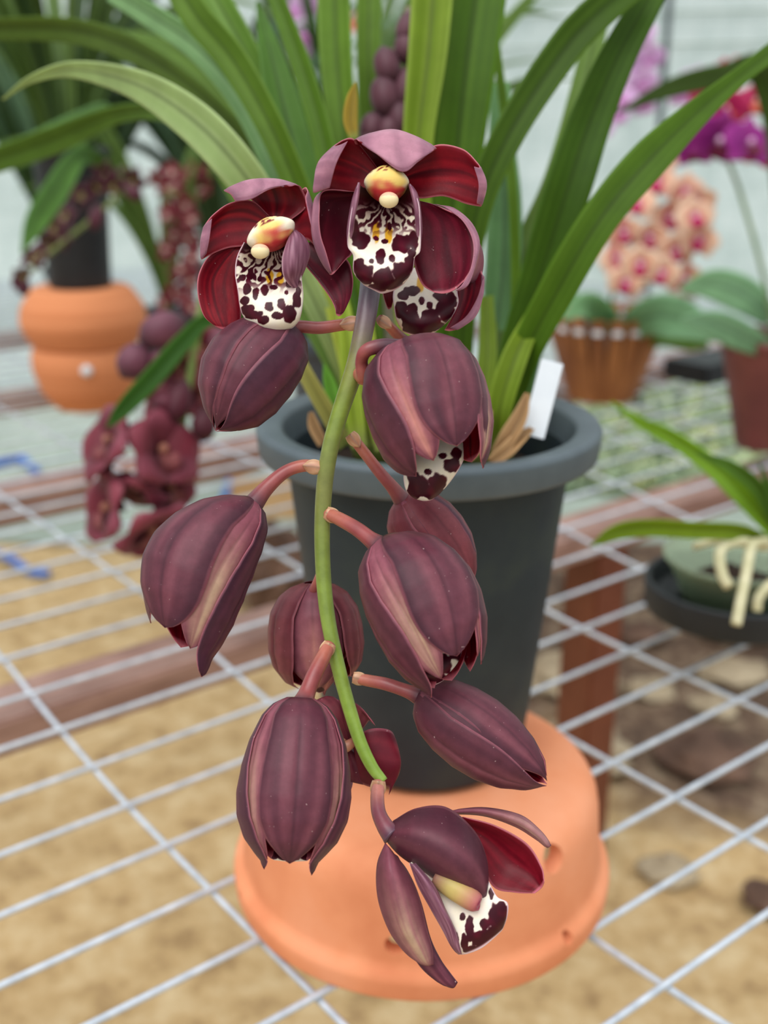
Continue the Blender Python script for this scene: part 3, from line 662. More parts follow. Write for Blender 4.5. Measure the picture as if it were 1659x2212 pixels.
patch('sepal', [[(935,441,.1),(948,442,.2),(958,446,.25)],
  [(985,452,.3),(1006,470,.5),(1000,478,.75)],
  [(1012,500,.5),(1034,515,.6),(1022,525,.85)],
  [(1018,560,.7),(1028,565,.8),(1018,575,1.0)],
  [(1006,612,.9),(1012,612,1.0),(1000,612,1.1)],[(985,628,1.0),(992,628,1.05),(984,628,1.1)]], D1, fo_lit(6), fo_lit(6), f1, nu=30, nv=12, th=.0006)
s1 = [(775,575,15,17),(787,590,22,22),(829,602,25,24),(864,587,21,22),(887,570,15,20),(793,603,14,12),(822,555,12,17),(846,560,8,8),(868,528,24,22),(780,520,20,20),(895,520,10,26),(765,500,9,30),(811,517,7,6),(831,524,9,6),(850,615,22,14),(812,622,20,12),(842,492,5,10),(890,548,10,10),(803,565,6,6)]
patch('lip', [[(774,394,1.0),(783,404,.4),(808,412,-.5),(835,416,-.8),(862,412,-.5),(878,402,.4),(886,397,1.0)],
  [(761,448,1.35),(779,452,.6),(803,458,-.4),(832,462,-.7),(860,458,-.4),(886,452,.6),(904,438,1.35)],
  [(753,500,1.2),(773,500,.7),(802,500,.1),(831,500,-.1),(860,500,.1),(888,500,.7),(908,486,1.2)],
  [(751,532,.9),(774,532,.8),(803,534,.6),(831,535,.5),(860,535,.6),(886,535,.8),(908,540,.9)],
  [(763,552,.8),(783,556,1.0),(807,562,1.1),(830,564,1.1),(855,562,1.1),(880,556,1.0),(896,556,.8)],
  [(764,588,.6),(785,594,.95),(808,600,1.15),(828,602,1.2),(850,600,1.15),(872,592,.95),(891,584,.6)],
  [(786,616,.1),(800,623,.4),(812,629,.6),(824,634,.65),(839,631,.6),(855,625,.4),(874,612,.1)]], D1-.004, lipcol(s1, [(811,502,9,24),(840,508,9,22)], (835,425,478,520), .955, 1, None, (428,468)), f_mauve, f1, nu=130, nv=110, mat=M['lip'])
for pts in ([(775,394,1.45),(766,430,1.75),(758,470,1.7),(754,505,1.5),(753,530,1.3)], [(885,397,1.45),(897,420,1.7),(904,455,1.7),(907,500,1.5),(906,530,1.3)]):
    sg = 1 if pts[0][0] < 830 else -1
    patch('lip_lobe', [[(x-5*sg, y, z-.5), (x-2*sg, y, z-.1), (x+5*sg, y, z), (x+9*sg, y, z-.25)] if 0 < i < 4 else [(x-2*sg, y, z-.5), (x, y, z-.2), (x+2*sg, y, z-.1), (x+3*sg, y, z-.3)] for i, (x, y, z) in enumerate(pts)], D1, f_mauve, f_mauve, f1, nu=30, nv=12, th=.0005, mat=M['lip'])
def column(parent, cap, rx, ry, ang, ball, br, D, zc, c1=(238, 204, 116), c2=(200, 56, 64), c0=(246, 236, 214), WT=.62):
    ca, sa_ = math.cos(ang), math.sin(ang); c = P(cap[0], cap[1], D-zc/100); k = (D-zc/100)/F
    X = (ca*RT+sa_*UP)*k; Y = (-sa_*RT+ca*UP)*k; n = 26; V = []; Fs = []; cols = []
    for i in range(n+1):
        a = math.pi*i/n
        for j in range(2*n):
            b_ = math.pi*2*j/(2*n); x, y, z_ = math.sin(a)*math.cos(b_), math.cos(a), math.sin(a)*math.sin(b_)
            sx_ = 1-.30*max(0, y)**1.5-.22*max(0, -y)**1.2
            V.append(c+X*rx*x*sx_+Y*ry*y-FW*k*ry*1.1*(z_ if z_ > 0 else z_*2.6)); nn = noise.noise(Vector((x*2.2, y*2.2, z_*2.2+cap[0])))
            t = min(1, max(0, (-y-.02+nn*.6+.25*(1-abs(x)))*1.3-.25)); q = c3(*c1)*(1-t)+c3(*c2)*t
            w_ = min(1, max(0, (abs(x)-WT+.3*max(0, y))*2+nn*.6)) if y > -.45 else 0; q = q*(1-w_)+c3(*c0)*w_
            if y > .45 and noise.noise(Vector((x*5, y*5, cap[0]))) > .12: q = c3(120, 10, 34)
            cols.append(q)
    m = 2*n
    for i in range(n):
        for j in range(m): Fs.append((i*m+j, (i+1)*m+j, (i+1)*m+(j+1) % m, i*m+(j+1) % m))
    cc = np.array(cols)/255.; cc = np.where(cc <= .04045, cc/12.92, ((cc+.055)/1.055)**2.4)
    mkobj('column', V, Fs, M['lip'], parent, True, cc)
    b = P(ball[0], ball[1], D-zc/100-.0035)
    ellipsoid('anther_cap', b, RT*br[0]*k, UP*br[1]*k, -FW*br[1]*k, M['lip'], parent, lambda d: c3(242, 224, 178) if d[1] < .3 else c3(238, 190, 160))
    return c
column(f1, (835,394), 49, 36, 0, (840,432), (21,17), D1, 1.1)

# ------------------------------------------------------------------ left open flower
D2 = .438
f2 = flower(590, 540, D2)
patch('sepal', [[(580,470,-.1),(590,474,-.2),(602,478,-.2),(616,484,-.1)],
  [(548,436,-.1),(580,432,-.3),(618,436,-.3),(662,446,-.1)],
  [(516,412,.3),(560,398,.1),(606,394,.1),(652,408,.3)],
  [(484,411,.8),(535,391,.7),(590,389,.6),(640,400,.6)],
  [(498,420,1.05),(545,408,1.0),(590,400,.9),(630,402,.8)],
  [(508,435,1.1),(543,430,1.1),(580,410,1.0),(618,400,.85)]], D2, f_inner(11), fo_lit(11), f2, nu=50, nv=30, fr=.15)
patch('petal', [[(582,466,-.1),(570,484,-.1),(552,512,-.1)],
  [(545,434,.1),(525,474,-.1),(530,530,.0)],
  [(498,438,.3),(480,480,.1),(492,536,.2)],
  [(462,462,.6),(450,502,.5),(460,548,.5)],
  [(443,485,.9),(435,522,.9),(437,560,.8)],
  [(446,482,1.1),(440,524,1.1),(438,558,.9)],
  [(458,472,1.15),(452,518,1.2),(446,548,1.0)]], D2, f_inner(12), fo_lit(12), f2, nu=50, nv=30, fr=.2)
patch('sepal', [[(500,533,.0),(515,530,-.1),(532,530,-.1)],
  [(455,550,.3),(482,566,.0),(514,575,-.1)],
  [(430,590,.5),(460,605,.1),(514,620,-.1)],
  [(427,635,.5),(462,645,.2),(520,660,.0)],
  [(440,682,.4),(472,682,.3),(520,690,.1)],
  [(466,706,.3),(484,712,.3),(508,707,.2)]], D2, f_inner(13), fo_lit(13), f2, nu=44, nv=30)
patch('petal', [[(612,482,-.3),(605,492,-.3),(600,505,-.3)],
  [(640,425,-.1),(640,470,-.3),(640,520,-.3)],
  [(658,405,.3),(668,450,.1),(668,520,.0)],
  [(664,412,.8),(682,470,.7),(700,560,.4)],
  [(660,425,1.1),(678,490,1.1),(712,590,.7)],
  [(662,440,1.2),(676,500,1.2),(711,588,.8)]], D2+.001, f_inner(14), fo_lit(14), f2, nu=50, nv=24, fr=.2)
patch('sepal', [[(640,535,-.4),(655,530,-.4),(675,520,-.4)],
  [(654,566,-.2),(690,572,-.3),(745,556,-.3)],
  [(686,606,.0),(724,606,-.1),(762,596,-.2)],
  [(712,642,.2),(738,636,.1),(760,634,.0)],
  [(723,664,.4),(738,664,.3),(750,660,.2)],
  [(726,680,.4),(733,683,.4),(741,677,.3)]], D2, f_inner(15, c3(78,8,28), c3(108,24,42), c3(52,4,18)), fo_lit(15), f2, nu=44, nv=26)
s2 = [(533,625,9,13),(552,635,8,14),(572,628,9,14),(582,663,10,12),(608,658,9,14),(600,682,14,9),(625,678,16,18),(550,680,22,10),(535,670,16,14),(522,600,8,8),(538,600,7,7),(530,650,12,10),(640,650,10,18),(626,615,9,10),(645,630,6,12),(619,633,5,5),(591,622,10,6),(570,690,14,10),(640,600,10,14),(560,605,6,6),(645,580,6,10)]
patch('lip', [[(527,523,.7),(545,530,.2),(565,534,-.5),(590,528,-.7),(612,518,-.5),(634,508,.0),(640,500,.4)],
  [(512,556,1.0),(530,562,.5),(555,566,-.2),(585,565,-.4),(612,560,-.2),(640,550,.2),(655,540,.6)],
  [(508,592,1.0),(530,595,.7),(555,597,.2),(585,597,.1),(612,592,.2),(638,582,.5),(650,575,.7)],
  [(514,630,.9),(535,628,.8),(560,627,.6),(590,627,.6),(618,622,.6),(640,612,.6),(652,606,.7)],
  [(517,655,.7),(538,657,.8),(562,658,.9),(592,657,.9),(620,653,.9),(642,646,.7),(655,636,.6)],
  [(524,680,.5),(545,688,.7),(570,694,.9),(595,695,.9),(620,692,.8),(640,684,.6),(652,670,.5)],
  [(540,704,.1),(555,712,.3),(575,718,.4),(595,720,.4),(615,716,.3),(632,708,.2),(646,694,.0)]], D2-.004, lipcol(s2, [(583,600,8,18),(606,604,8,16)], (590,530,600,640), .955, 5, None, (534,552)), f_mauve, f2, nu=130, nv=110, mat=M['lip'])
patch('lip_lobe', [[(641,497,.9),(634,497,1.1),(628,503,1.2)],
  [(664,520,1.0),(640,510,1.6),(617,530,1.6)],
  [(670,548,1.0),(640,545,1.8),(609,560,1.7)],
  [(660,580,1.0),(638,580,1.7),(611,592,1.6)],
  [(650,605,.9),(636,606,1.3),(622,612,1.3)],
  [(650,630,.8),(646,628,.9),(640,628,.9)]], D2, f_mauve, f_mauve, f2, nu=30, nv=20, th=.0006, mat=M['lip'])
column(f2, (585,503), 56, 33, math.radians(24), (562,543), (20,16), D2, 1.3, (240,206,120), WT=.35)

# ------------------------------------------------------------------ rear right open flower
D3 = .452
f3 = flower(920, 620, D3)
patch('petal', [[(980,470,-.4),(1000,480,-.4),(1020,500,-.4)],
  [(990,520,-.1),(1025,520,.2),(1043,545,-.1)],
  [(985,570,.1),(1018,570,.3),(1041,592,.0)],
  [(985,600,.1),(1003,602,.2),(1020,612,.1)]], D3, f_pale(21, .5, c3(190,150,134)), f_inner(21), f3, nu=30, nv=20)
patch('sepal', [[(975,600,-.2),(1005,590,-.3),(1040,585,.1)],
  [(985,632,.0),(1015,615,-.1),(1044,606,.3)],
  [(982,670,.2),(1008,655,.1),(1034,655,.4)],
  [(968,700,.4),(990,695,.3),(1010,696,.5)],
  [(960,713,.5),(970,715,.5),(984,713,.5)]], D3, f_inner(22, c3(96,10,32)), fo_lit(22), f3, nu=36, nv=24)
patch('sepal', [[(1040,592,.2),(1046,598,.35),(1042,606,.45)],[(1036,632,.3),(1042,640,.5),(1030,645,.6)],[(1018,672,.4),(1026,684,.6),(1006,684,.7)],[(985,705,.5),(988,713,.65),(972,708,.7)]], D3, fo_lit(23), fo_lit(23), f3, nu=24, nv=10, th=.0006)
patch('petal', [[(840,585,-.6),(850,590,-.6),(862,600,-.6)],[(826,612,-.3),(838,620,-.3),(855,630,-.3)],[(828,640,-.1),(838,646,-.1),(850,650,-.1)],[(836,664,0),(840,668,0),(846,664,0)]], D3, f_inner(24), fo_lit(24), f3, nu=20, nv=12)
s3 = [(866,668,16,20),(888,690,22,24),(930,690,26,24),(962,672,24,26),(908,712,30,18),(870,640,14,12),(890,668,14,12),(911,651,8,9),(928,661,8,9),(950,640,16,14),(975,650,14,20),(890,630,20,12),(945,705,22,14),(885,712,16,14)]
patch('lip', [[(862,590,.3),(890,580,-.5),(925,575,-.8),(960,580,-.5),(985,590,.3)],
  [(850,630,.6),(880,622,.1),(918,620,.0),(955,622,.1),(988,632,.5)],
  [(850,656,.6),(880,660,.5),(918,660,.5),(955,656,.5),(990,655,.5)],
  [(857,692,.3),(885,695,.6),(915,697,.7),(948,690,.6),(976,684,.3)],
  [(870,716,-.1),(890,724,.2),(910,728,.3),(932,721,.2),(952,708,-.1)]], D3, lipcol(s3, [(908,614,8,20)], None, .95, 8), f_mauve, f3, nu=100, nv=90, mat=M['lip'])
pedicel([(822,690,.445),(838,702,.450),(858,722,.456),(880,740,.462)], [22,22,24,24])

# ------------------------------------------------------------------ lips peeping from opening buds
def budlip(B, rows, spots, D, seed): patch('lip', rows, D, lipcol(spots, (), None, .95, seed), f_mauve, B[0], nu=80, nv=70, mat=M['lip'])
budlip(B2, [[(880,950,-.6),(925,935,-.3),(965,935,-.2),(1005,950,-.6)],
  [(875,1000,-.2),(915,985,.2),(960,980,.3),(1004,985,-.2)],
  [(872,1035,-.1),(905,1025,.4),(945,1022,.5),(990,1015,.0)],
  [(880,1064,-.2),(905,1066,.2),(935,1062,.3),(968,1046,-.1)],
  [(900,1078,-.3),(915,1082,.0),(930,1080,.0),(945,1070,-.3)]],
  [(905,1050,24,26),(945,1040,20,20),(975,1005,20,16),(940,1065,30,14),(955,985,9,7),(985,980,14,14),(895,1030,14,14),(925,1020,8,8),(895,1065,18,14)], .4245, 31)
budlip(B5, [[(870,1400,-.8),(910,1395,-.5),(955,1380,-.5),(1000,1370,-.8)],
  [(878,1430,-.2),(915,1430,.1),(955,1420,.1),(1000,1400,-.3)],
  [(890,1455,-.1),(915,1458,.3),(950,1452,.3),(992,1432,-.2)],
  [(905,1478,-.2),(920,1481,.0),(945,1477,.0),(968,1462,-.3)]],
  [(890,1440,16,18),(935,1462,30,22),(960,1435,16,22),(985,1405,20,24),(910,1470,18,12),(925,1420,10,10)], .4215, 33)
budlip(B8, [[(570,1830,-.6),(620,1822,-.4),(680,1830,-.6)],[(580,1850,-.2),(625,1850,.0),(672,1850,-.2)],[(592,1858,-.1),(626,1861,.0),(664,1860,-.1)]], [(590,1845,20,12),(625,1850,30,9),(660,1848,18,10)], .4185, 35)
budlip(B6, [[(645,1440,.0),(680,1430,.4),(722,1440,.0)],[(655,1470,.1),(690,1470,.5),(725,1465,.1)],[(680,1492,.0),(692,1497,.1),(708,1486,.0)]], [(690,1470,60,40)], .4705, 37)
# ------------------------------------------------------------------ flower seen from behind, between the bottom buds
D9 = .452
f9 = flower(745, 1600, D9)
o_ = lambda sd: f_outer(sd, c3(120, 50, 62), c3(92, 36, 48), c3(150, 76, 86))
patch('sepal', [[(740,1610,.2),(748,1604,.2),(756,1600,.2)],[(705,1580,.3),(722,1560,.5),(742,1530,.3)],[(680,1550,.2),(700,1525,.4),(725,1508,.1)],[(672,1520,.0),(688,1510,.1),(705,1503,.0)]], D9, o_(41), f_inner(41), f9, nu=30, nv=18)
patch('petal', [[(745,1606,.1),(752,1600,.1),(760,1596,.1)],[(735,1560,.3),(760,1555,.4),(785,1572,.1)],[(725,1520,.2),(765,1528,.5),(800,1555,.1)],[(722,1512,.0),(770,1520,.5),(811,1568,.4)]], D9, o_(42), f_inner(42), f9, nu=30, nv=20)
patch('petal', [[(758,1600,.1),(762,1612,.1),(766,1624,.1)],[(795,1576,.3),(795,1640,.4),(770,1680,.1)],[(835,1575,.2),(840,1650,.4),(800,1700,.1)],[(852,1590,.0),(862,1650,.3),(838,1700,.1)],[(856,1625,-.1),(862,1665,.1),(840,1718,.1)]], D9, f_outer(43, c3(108, 26, 42), c3(84, 20, 36), c3(136, 44, 56)), f_inner(43), f9, nu=34, nv=22)
patch('sepal', [[(742,1612,.0),(752,1616,.1),(762,1618,.0)],[(735,1650,-.1),(765,1660,.2),(800,1668,.0)],[(738,1682,-.1),(770,1692,.1),(812,1700,.0)]], D9, f_outer(44, c3(98, 30, 46)), f_inner(44), f9, nu=24, nv=18)
patch('lip', [[(715,1650,-.3),(740,1650,-.1),(755,1655,-.3)],[(720,1700,-.2),(745,1690,.1),(762,1690,-.2)],[(722,1745,-.2),(740,1740,.0),(752,1720,-.2)]], D9, f_mauve, f_mauve, f9, nu=24, nv=16, mat=M['lip'])
tube('ovary', [P(735, 1607, D9-.003), P(748, 1612, D9-.005), P(768, 1598, D9-.004)], [W(30, D9), W(26, D9), W(16, D9)], M['stem'], f9, 12, None, [c3(196, 150, 110), c3(186, 130, 104), c3(176, 100, 84)])

# ------------------------------------------------------------------ bottom open flower
pedicel([(818,1690,.440),(815,1720,.436),(818,1755,.431),(832,1785,.427),(848,1805,.425)], [28,30,32,38,48], (c3(190, 120, 110), c3(130, 72, 82), c3(88, 58, 76)))
D4 = .425
f4 = flower(850, 1800, D4)
patch('sepal', [[(838,1822,-.2),(835,1808,.0),(838,1796,.0),(850,1772,-.3)],
  [(868,1852,.0),(880,1825,.7),(890,1790,.7),(900,1746,-.1)],
  [(920,1886,.2),(940,1855,1.1),(955,1810,1.1),(965,1744,.0)],
  [(968,1916,.3),(990,1890,1.2),(1010,1850,1.2),(1025,1795,.1)],
  [(1012,1934,.4),(1028,1922,.9),(1042,1895,.9),(1052,1858,.2)],
  [(1044,1942,.5),(1048,1940,.6),(1051,1933,.6),(1054,1925,.4)]], D4, f_outer(51), f_inner(51), f4, nu=50, nv=30)
patch('petal', [[(975,1790,-.6),(985,1775,-.7),(1000,1764,-.6)],
  [(1030,1850,-.6),(1048,1810,-1.0),(1070,1783,-.6)],
  [(1065,1915,-.4),(1100,1860,-.9),(1138,1822,-.4)],
  [(1110,1928,-.2),(1145,1890,-.5),(1170,1872,-.1)],
  [(1155,1930,.0),(1170,1918,-.1),(1176,1905,.1)]], D4, f_inner(52, c3(104,8,26), c3(130,18,36), c3(70,4,18)), f_outer(52), f4, nu=44, nv=26)
patch('sepal', [[(955,1757,-1.0),(965,1754,-.9),(975,1751,-1.0)],
  [(1040,1762,-.8),(1045,1752,-.4),(1048,1745,-.8)],
  [(1110,1785,-.5),(1118,1772,-.1),(1124,1760,-.5)],
  [(1155,1812,-.2),(1163,1802,.1),(1168,1795,-.2)],
  [(1182,1832,.1),(1187,1830,.2),(1191,1826,.1)]], D4, f_pale(53, .7, c3(176,140,128)), f_inner(53), f4, nu=36, nv=14)
patch('petal', [[(832,1820,-.2),(842,1832,-.1),(852,1845,-.3)],
  [(814,1870,-.2),(845,1880,.5),(880,1880,-.1)],
  [(816,1940,-.1),(860,1945,.7),(905,1935,.1)],
  [(840,2010,.0),(880,2010,.7),(922,2005,.2)],
  [(875,2058,.1),(905,2055,.5),(934,2050,.3)],
  [(910,2084,.2),(924,2086,.3),(936,2084,.3)]], D4-.003, f_pale(54, .6), f_inner(54), f4, nu=44, nv=26)
patch('sepal', [[(828,1830,-.7),(845,1840,-.6),(860,1850,-.7)],
  [(845,1930,-.5),(875,1930,-.3),(905,1935,-.5)],
  [(875,2030,-.3),(905,2025,-.1),(930,2025,-.3)],
  [(905,2085,-.1),(932,2075,.1),(952,2072,-.1)],
  [(940,2118,.0),(958,2112,.1),(972,2100,.0)],
  [(966,2132,.0),(980,2134,.05),(989,2122,.0)]], D4, f_outer(55, c3(96, 44, 60)), f_inner(55), f4, nu=44, nv=20)
s4 = [(1078,1988,26,44),(1050,2028,34,24),(1015,2006,10,30),(1000,1980,7,9),(1082,1962,14,18),(1062,1930,6,14),(1030,2050,34,10),(1004,2034,9,20),(1070,2012,20,22),(1045,1996,9,16),(985,2030,8,20)]
patch('lip', [[(884,1866,.2),(905,1850,-.3),(945,1840,-.7),(1000,1845,-.6),(1045,1880,-.2)],
  [(905,1912,.2),(925,1900,.0),(965,1895,-.3),(1020,1890,-.2),(1058,1908,.2)],
  [(935,1965,.2),(955,1955,.2),(990,1940,.1),(1035,1925,.2),(1074,1937,.5)],
  [(958,2005,.2),(978,1995,.4),(1010,1975,.5),(1050,1958,.6),(1096,1950,.6)],
  [(972,2040,.1),(992,2035,.5),(1025,2015,.7),(1062,1998,.7),(1096,1978,.5)],
  [(990,2062,.0),(1010,2060,.3),(1040,2048,.5),(1065,2028,.5),(1086,2008,.3)]], D4-.002, lipcol(s4, (), (900,1850,0,1), .95, 12), f_mauve, f4, nu=120, nv=100, mat=M['lip'])
patch('lip_lobe', [[(884,1862,.5),(890,1866,.7),(898,1864,.5)],
  [(902,1912,.4),(920,1905,.9),(940,1915,.6)],
  [(928,1960,.4),(948,1955,.9),(962,1962,.6)],
  [(955,2008,.4),(972,2000,.8),(984,2010,.6)],
  [(974,2044,.3),(984,2040,.6),(994,2046,.5)],
  [(990,2062,.2),(994,2061,.4),(998,2062,.3)]], D4-.002, f_mauve, f_mauve, f4, nu=30, nv=16, th=.0006, mat=M['lip'])
cA = P(940, 1895, D4-.004); cB = P(1028, 1950, D4-.010)
tube('column', [cA, (cA+cB)/2+UP*.0006, cB, cB+(cB-cA)*.08], [W(36, .42), W(52, .42), W(42, .42), W(14, .42)], M['lip'], f4, 18, 26, [c3(140, 96, 84), c3(190, 168, 100), c3(176, 104, 100), c3(150, 50, 84)])

# ================================================================== things around the plant
def rot_frame(N, roll=0):
    N = np.array(N, float); N /= np.linalg.norm(N); X = np.cross([0, 0, 1.], N)
    if np.linalg.norm(X) < 1e-3: X = np.array([1., 0, 0])
    X /= np.linalg.norm(X); Y = np.cross(N, X); c, s = math.cos(roll), math.sin(roll)
    return X*c+Y*s, -X*s+Y*c, N
def flat(c, e=None, ce=None):
    c = c3(*c); e = c if e is None else c3(*e); ce = c if ce is None else c3(*ce)
    def f(u, v, g):
        k = mx(c*np.ones(u.shape+(1,)), e, sm(.45, 1., np.maximum(np.abs(v)*.9, u))); return mx(k, ce, 1-sm(.0, .35, u))
    return f
def bloom(parent, ctr, size, N, roll, pal, kind='moth', seed=0):
    """open flower of five petals, a lip and a column; size = half width"""
    X, Y, Nn = rot_frame(N, roll); f = empty('flower', ctr, parent); ctr = np.array(ctr); r_ = random.Random(seed)
    spec = [(90, 1, .36, 'sepal'), (215, .95, .34, 'sepal'), (-35, .95, .34, 'sepal'), (168, 1., .62, 'petal'), (12, 1., .62, 'petal')] if kind == 'moth' else \
           [(90, 1, .34, 'sepal'), (220, .95, .32, 'sepal'), (-40, .95, .32, 'sepal'), (155, 1., .32, 'petal'), (25, 1., .32, 'petal')]
    if kind == 'wide': spec = [(a, l, .56, n_) for a, l, w_, n_ in spec]
    cup = {'moth': .18, 'cym': .45, 'wide': .62}[kind]
    for k, (a, l, wd, nm) in enumerate(spec):
        a = math.radians(a+r_.uniform(-8, 8)); d = X*math.cos(a)+Y*math.sin(a); t = -X*math.sin(a)+Y*math.cos(a); nu, nv = 12, 9; G = np.zeros((nu, nv, 3))
        for i in range(nu):
            u = i/(nu-1); w_ = size*wd*(math.sin(math.pi*min(1, .12+u*.88)**(.8))**.7+.02) if u < 1 else size*.02
            for j in range(nv):
                v = -1+2*j/(nv-1); G[i, j] = ctr+d*size*l*u+t*w_*v+Nn*(size*cup*(math.sin(u*2.2)*.8-.2*v*v*u)+(.03*size if nm == 'petal' else 0))
        sheet(nm, G, .0008, flat(*pal[nm]), flat(*pal[nm]), f, M['bgpetal'])
    G = np.zeros((10, 9, 3))
    for i in range(10):
        u = i/9; w_ = size*.30*(math.sin(math.pi*min(1, .15+u*.85))**.6+.05)
        for j in range(9):
            v = -1+2*j/8; G[i, j] = ctr-Y*size*(.05+.5*u)+X*w_*v+Nn*size*(.30+.15*math.sin(u*3)+.18*v*v*(1-u))
    sheet('lip', G, .0008, flat(*pal['lip']), flat(*pal['lip']), f, M['bgpetal'])
    c = ctr+Nn*size*.32+Y*size*.05
    ellipsoid('column', c, X*size*.10, Y*size*.13, Nn*size*.14, M['bgpetal'], f, lambda d: c3(*pal['column'][0]), 8)
    return f
def bgbud(parent, a, b, wd, col=(100, 54, 68)):
    a, b = np.array(a), np.array(b); r = [.15*wd, .8*wd, wd, .8*wd, .12*wd]; pts = [a+(b-a)*t for t in (0, .22, .5, .8, 1)]
    tube('flower_bud', pts, r, M['bgpetal'], parent, 12, 18, [c3(*col)*.8, c3(*col), c3(*col)*1.12, c3(*col), c3(*col)*.75])
def potprof(r0, r1, z0, z1, rim=.006, lip=.012):
    return [(.003, z0), (r0, z0), (r1, z1-lip), (r1+rim, z1-lip), (r1+rim, z1), (r1-.003, z1), (r0-.003, z0+.004), (.003, z0+.004)]
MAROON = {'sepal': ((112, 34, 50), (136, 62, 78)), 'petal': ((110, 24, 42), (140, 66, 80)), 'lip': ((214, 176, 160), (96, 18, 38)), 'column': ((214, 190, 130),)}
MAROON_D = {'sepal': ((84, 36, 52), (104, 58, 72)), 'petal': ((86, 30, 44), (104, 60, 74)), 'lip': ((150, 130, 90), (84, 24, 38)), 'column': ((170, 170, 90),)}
# --- left background: orchid in a black pot on two stacked terracotta bowls
BY = 1.86; BX = onz(183, 895, ZB)[0]; ZL = ZB+.0026
prof_r = .006
bowl1 = lathe('terracotta_bowl', rnd([(.003, ZL), (.054, ZL), (.078, ZL+.030), (.089, ZL+.066), (.090, ZL+.088), (.084, ZL+.106), (.078, ZL+.106), (.081, ZL+.085), (.07, ZL+.04), (.045, ZL+.008), (.003, ZL+.008)]), (BX, BY), M['terra2'], None)
tag(bowl1, 'banded round terracotta bowl with a white round sticker, lower of the stacked pair', 'terracotta bowl')
z = ZL+.1065
bowl2 = lathe('terracotta_bowl', rnd([(.003, z), (.084, z), (.095, z+.016), (.103, z+.038), (.099, z+.062), (.082, z+.088), (.076, z+.093), (.003, z+.093)]), (BX, BY), M['terra2'], None)
tag(bowl2, 'banded round terracotta bowl without sticker under the tall black pot, upper of the pair', 'terracotta bowl')
q = onz(187, 801, 0); ray = P(187, 801, 1)-CAM; t = (BY-.089)/ray[1]; q = CAM+ray*t
st = tube('sticker', [q+np.array([0, .004, 0]), q-np.array([0, .003, 0])], [.0085, .0085], M['white'], bowl1, 24, 2); st.location = (0, 0, 0)
st.data.transform(Matrix.Translation(-Vector((0, 0, 0))))
z2 = z+.0935
def bgleaf(parent, base, az, length, lift, width, col, edge, seed, droop=1.0):
    """arching strap leaf from a world point"""
    b = np.array(base); d = np.array([math.cos(az), math.sin(az), 0]); pts = []; hw = []
    for t in (0, .2, .42, .62, .82, 1):
        pts.append(tuple(b+d*length*(.25*t+.55*t*t)*(1.2-lift*.6)+np.array([0, 0, length*(lift*1.15*t-droop*.75*t*t*t)]))); hw.append(width*(.6, .9, 1, .9, .6, .06)[len(hw)])
    strap('leaf', pts, hw, parent, f_leaf(col, edge, seed), .3, 0, nu=26, nv=5, world=True)
pl = empty('potted_cymbidium_orchid', (BX, BY, z2))
tag(pl, 'orchid in a tall black pot on the terracotta bowls, maroon flower spray arching left', 'orchid')
prof_r = .003
lathe('pot', rnd(potprof(.049, .056, z2, z2+.215)), (BX, BY), M['black'], pl)
rr = random.Random(3)
for k in range(24):
    az = rr.uniform(0, 2*math.pi); c = rr.choice([(66, 96, 52), (52, 82, 50), (84, 118, 66), (96, 132, 84)])
    bgleaf(pl, (BX+.025*math.cos(az), BY+.025*math.sin(az), z2+.20), az, rr.uniform(.45, .75), rr.uniform(.62, 1.0), rr.uniform(.009, .014), c, tuple(min(255, x+30) for x in c), k, rr.uniform(.3, .9))
for pts, wd, c in (([(215,400,1.85),(150,330,1.75),(225,247,1.62),(160,272,1.5),(60,322,1.4),(-40,352,1.35)], [26,34,40,52,58,50], (112,156,96)), ([(215,400,1.85),(210,345,1.7),(168,340,1.6),(120,410,1.5),(75,480,1.45),(46,548,1.42)], [22,30,40,56,48,4], (88,138,78))):
    strap('leaf', pts, [W(a, q[2]) for a, q in zip(wd, pts)], pl, f_leaf(c, tuple(x+26 for x in c), 2), .3, .2)
sp_ = [(230,395,1.86),(270,360,1.75),(255,420,1.66),(190,480,1.6),(110,545,1.57),(50,600,1.55)]
tube('flower_stem', [P(*q) for q in sp_], [.0035]*6, M['stem'], pl, 8, None, [c3(110, 120, 60)]*6)
for k, (px, py, d, s) in enumerate([(290,388,1.68,.024),(225,375,1.66,.022),(245,400,1.66,.022),(175,425,1.62,.022),(150,470,1.6,.022),(140,515,1.59,.020),(100,520,1.58,.021),(70,560,1.56,.020),(95,550,1.54,.018),(125,490,1.55,.020),(205,400,1.62,.018),(45,595,1.55,.016)]):
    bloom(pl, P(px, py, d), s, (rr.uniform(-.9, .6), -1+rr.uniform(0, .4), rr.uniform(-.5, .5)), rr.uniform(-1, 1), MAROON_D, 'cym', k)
for (x0, y0, x1, y1) in ((60,580,28,622),(50,600,50,640),(215,440,200,500),(270,400,305,432)):
    bgbud(pl, P(x0, y0, 1.56), P(x1, y1, 1.56), .010, (88, 40, 54))
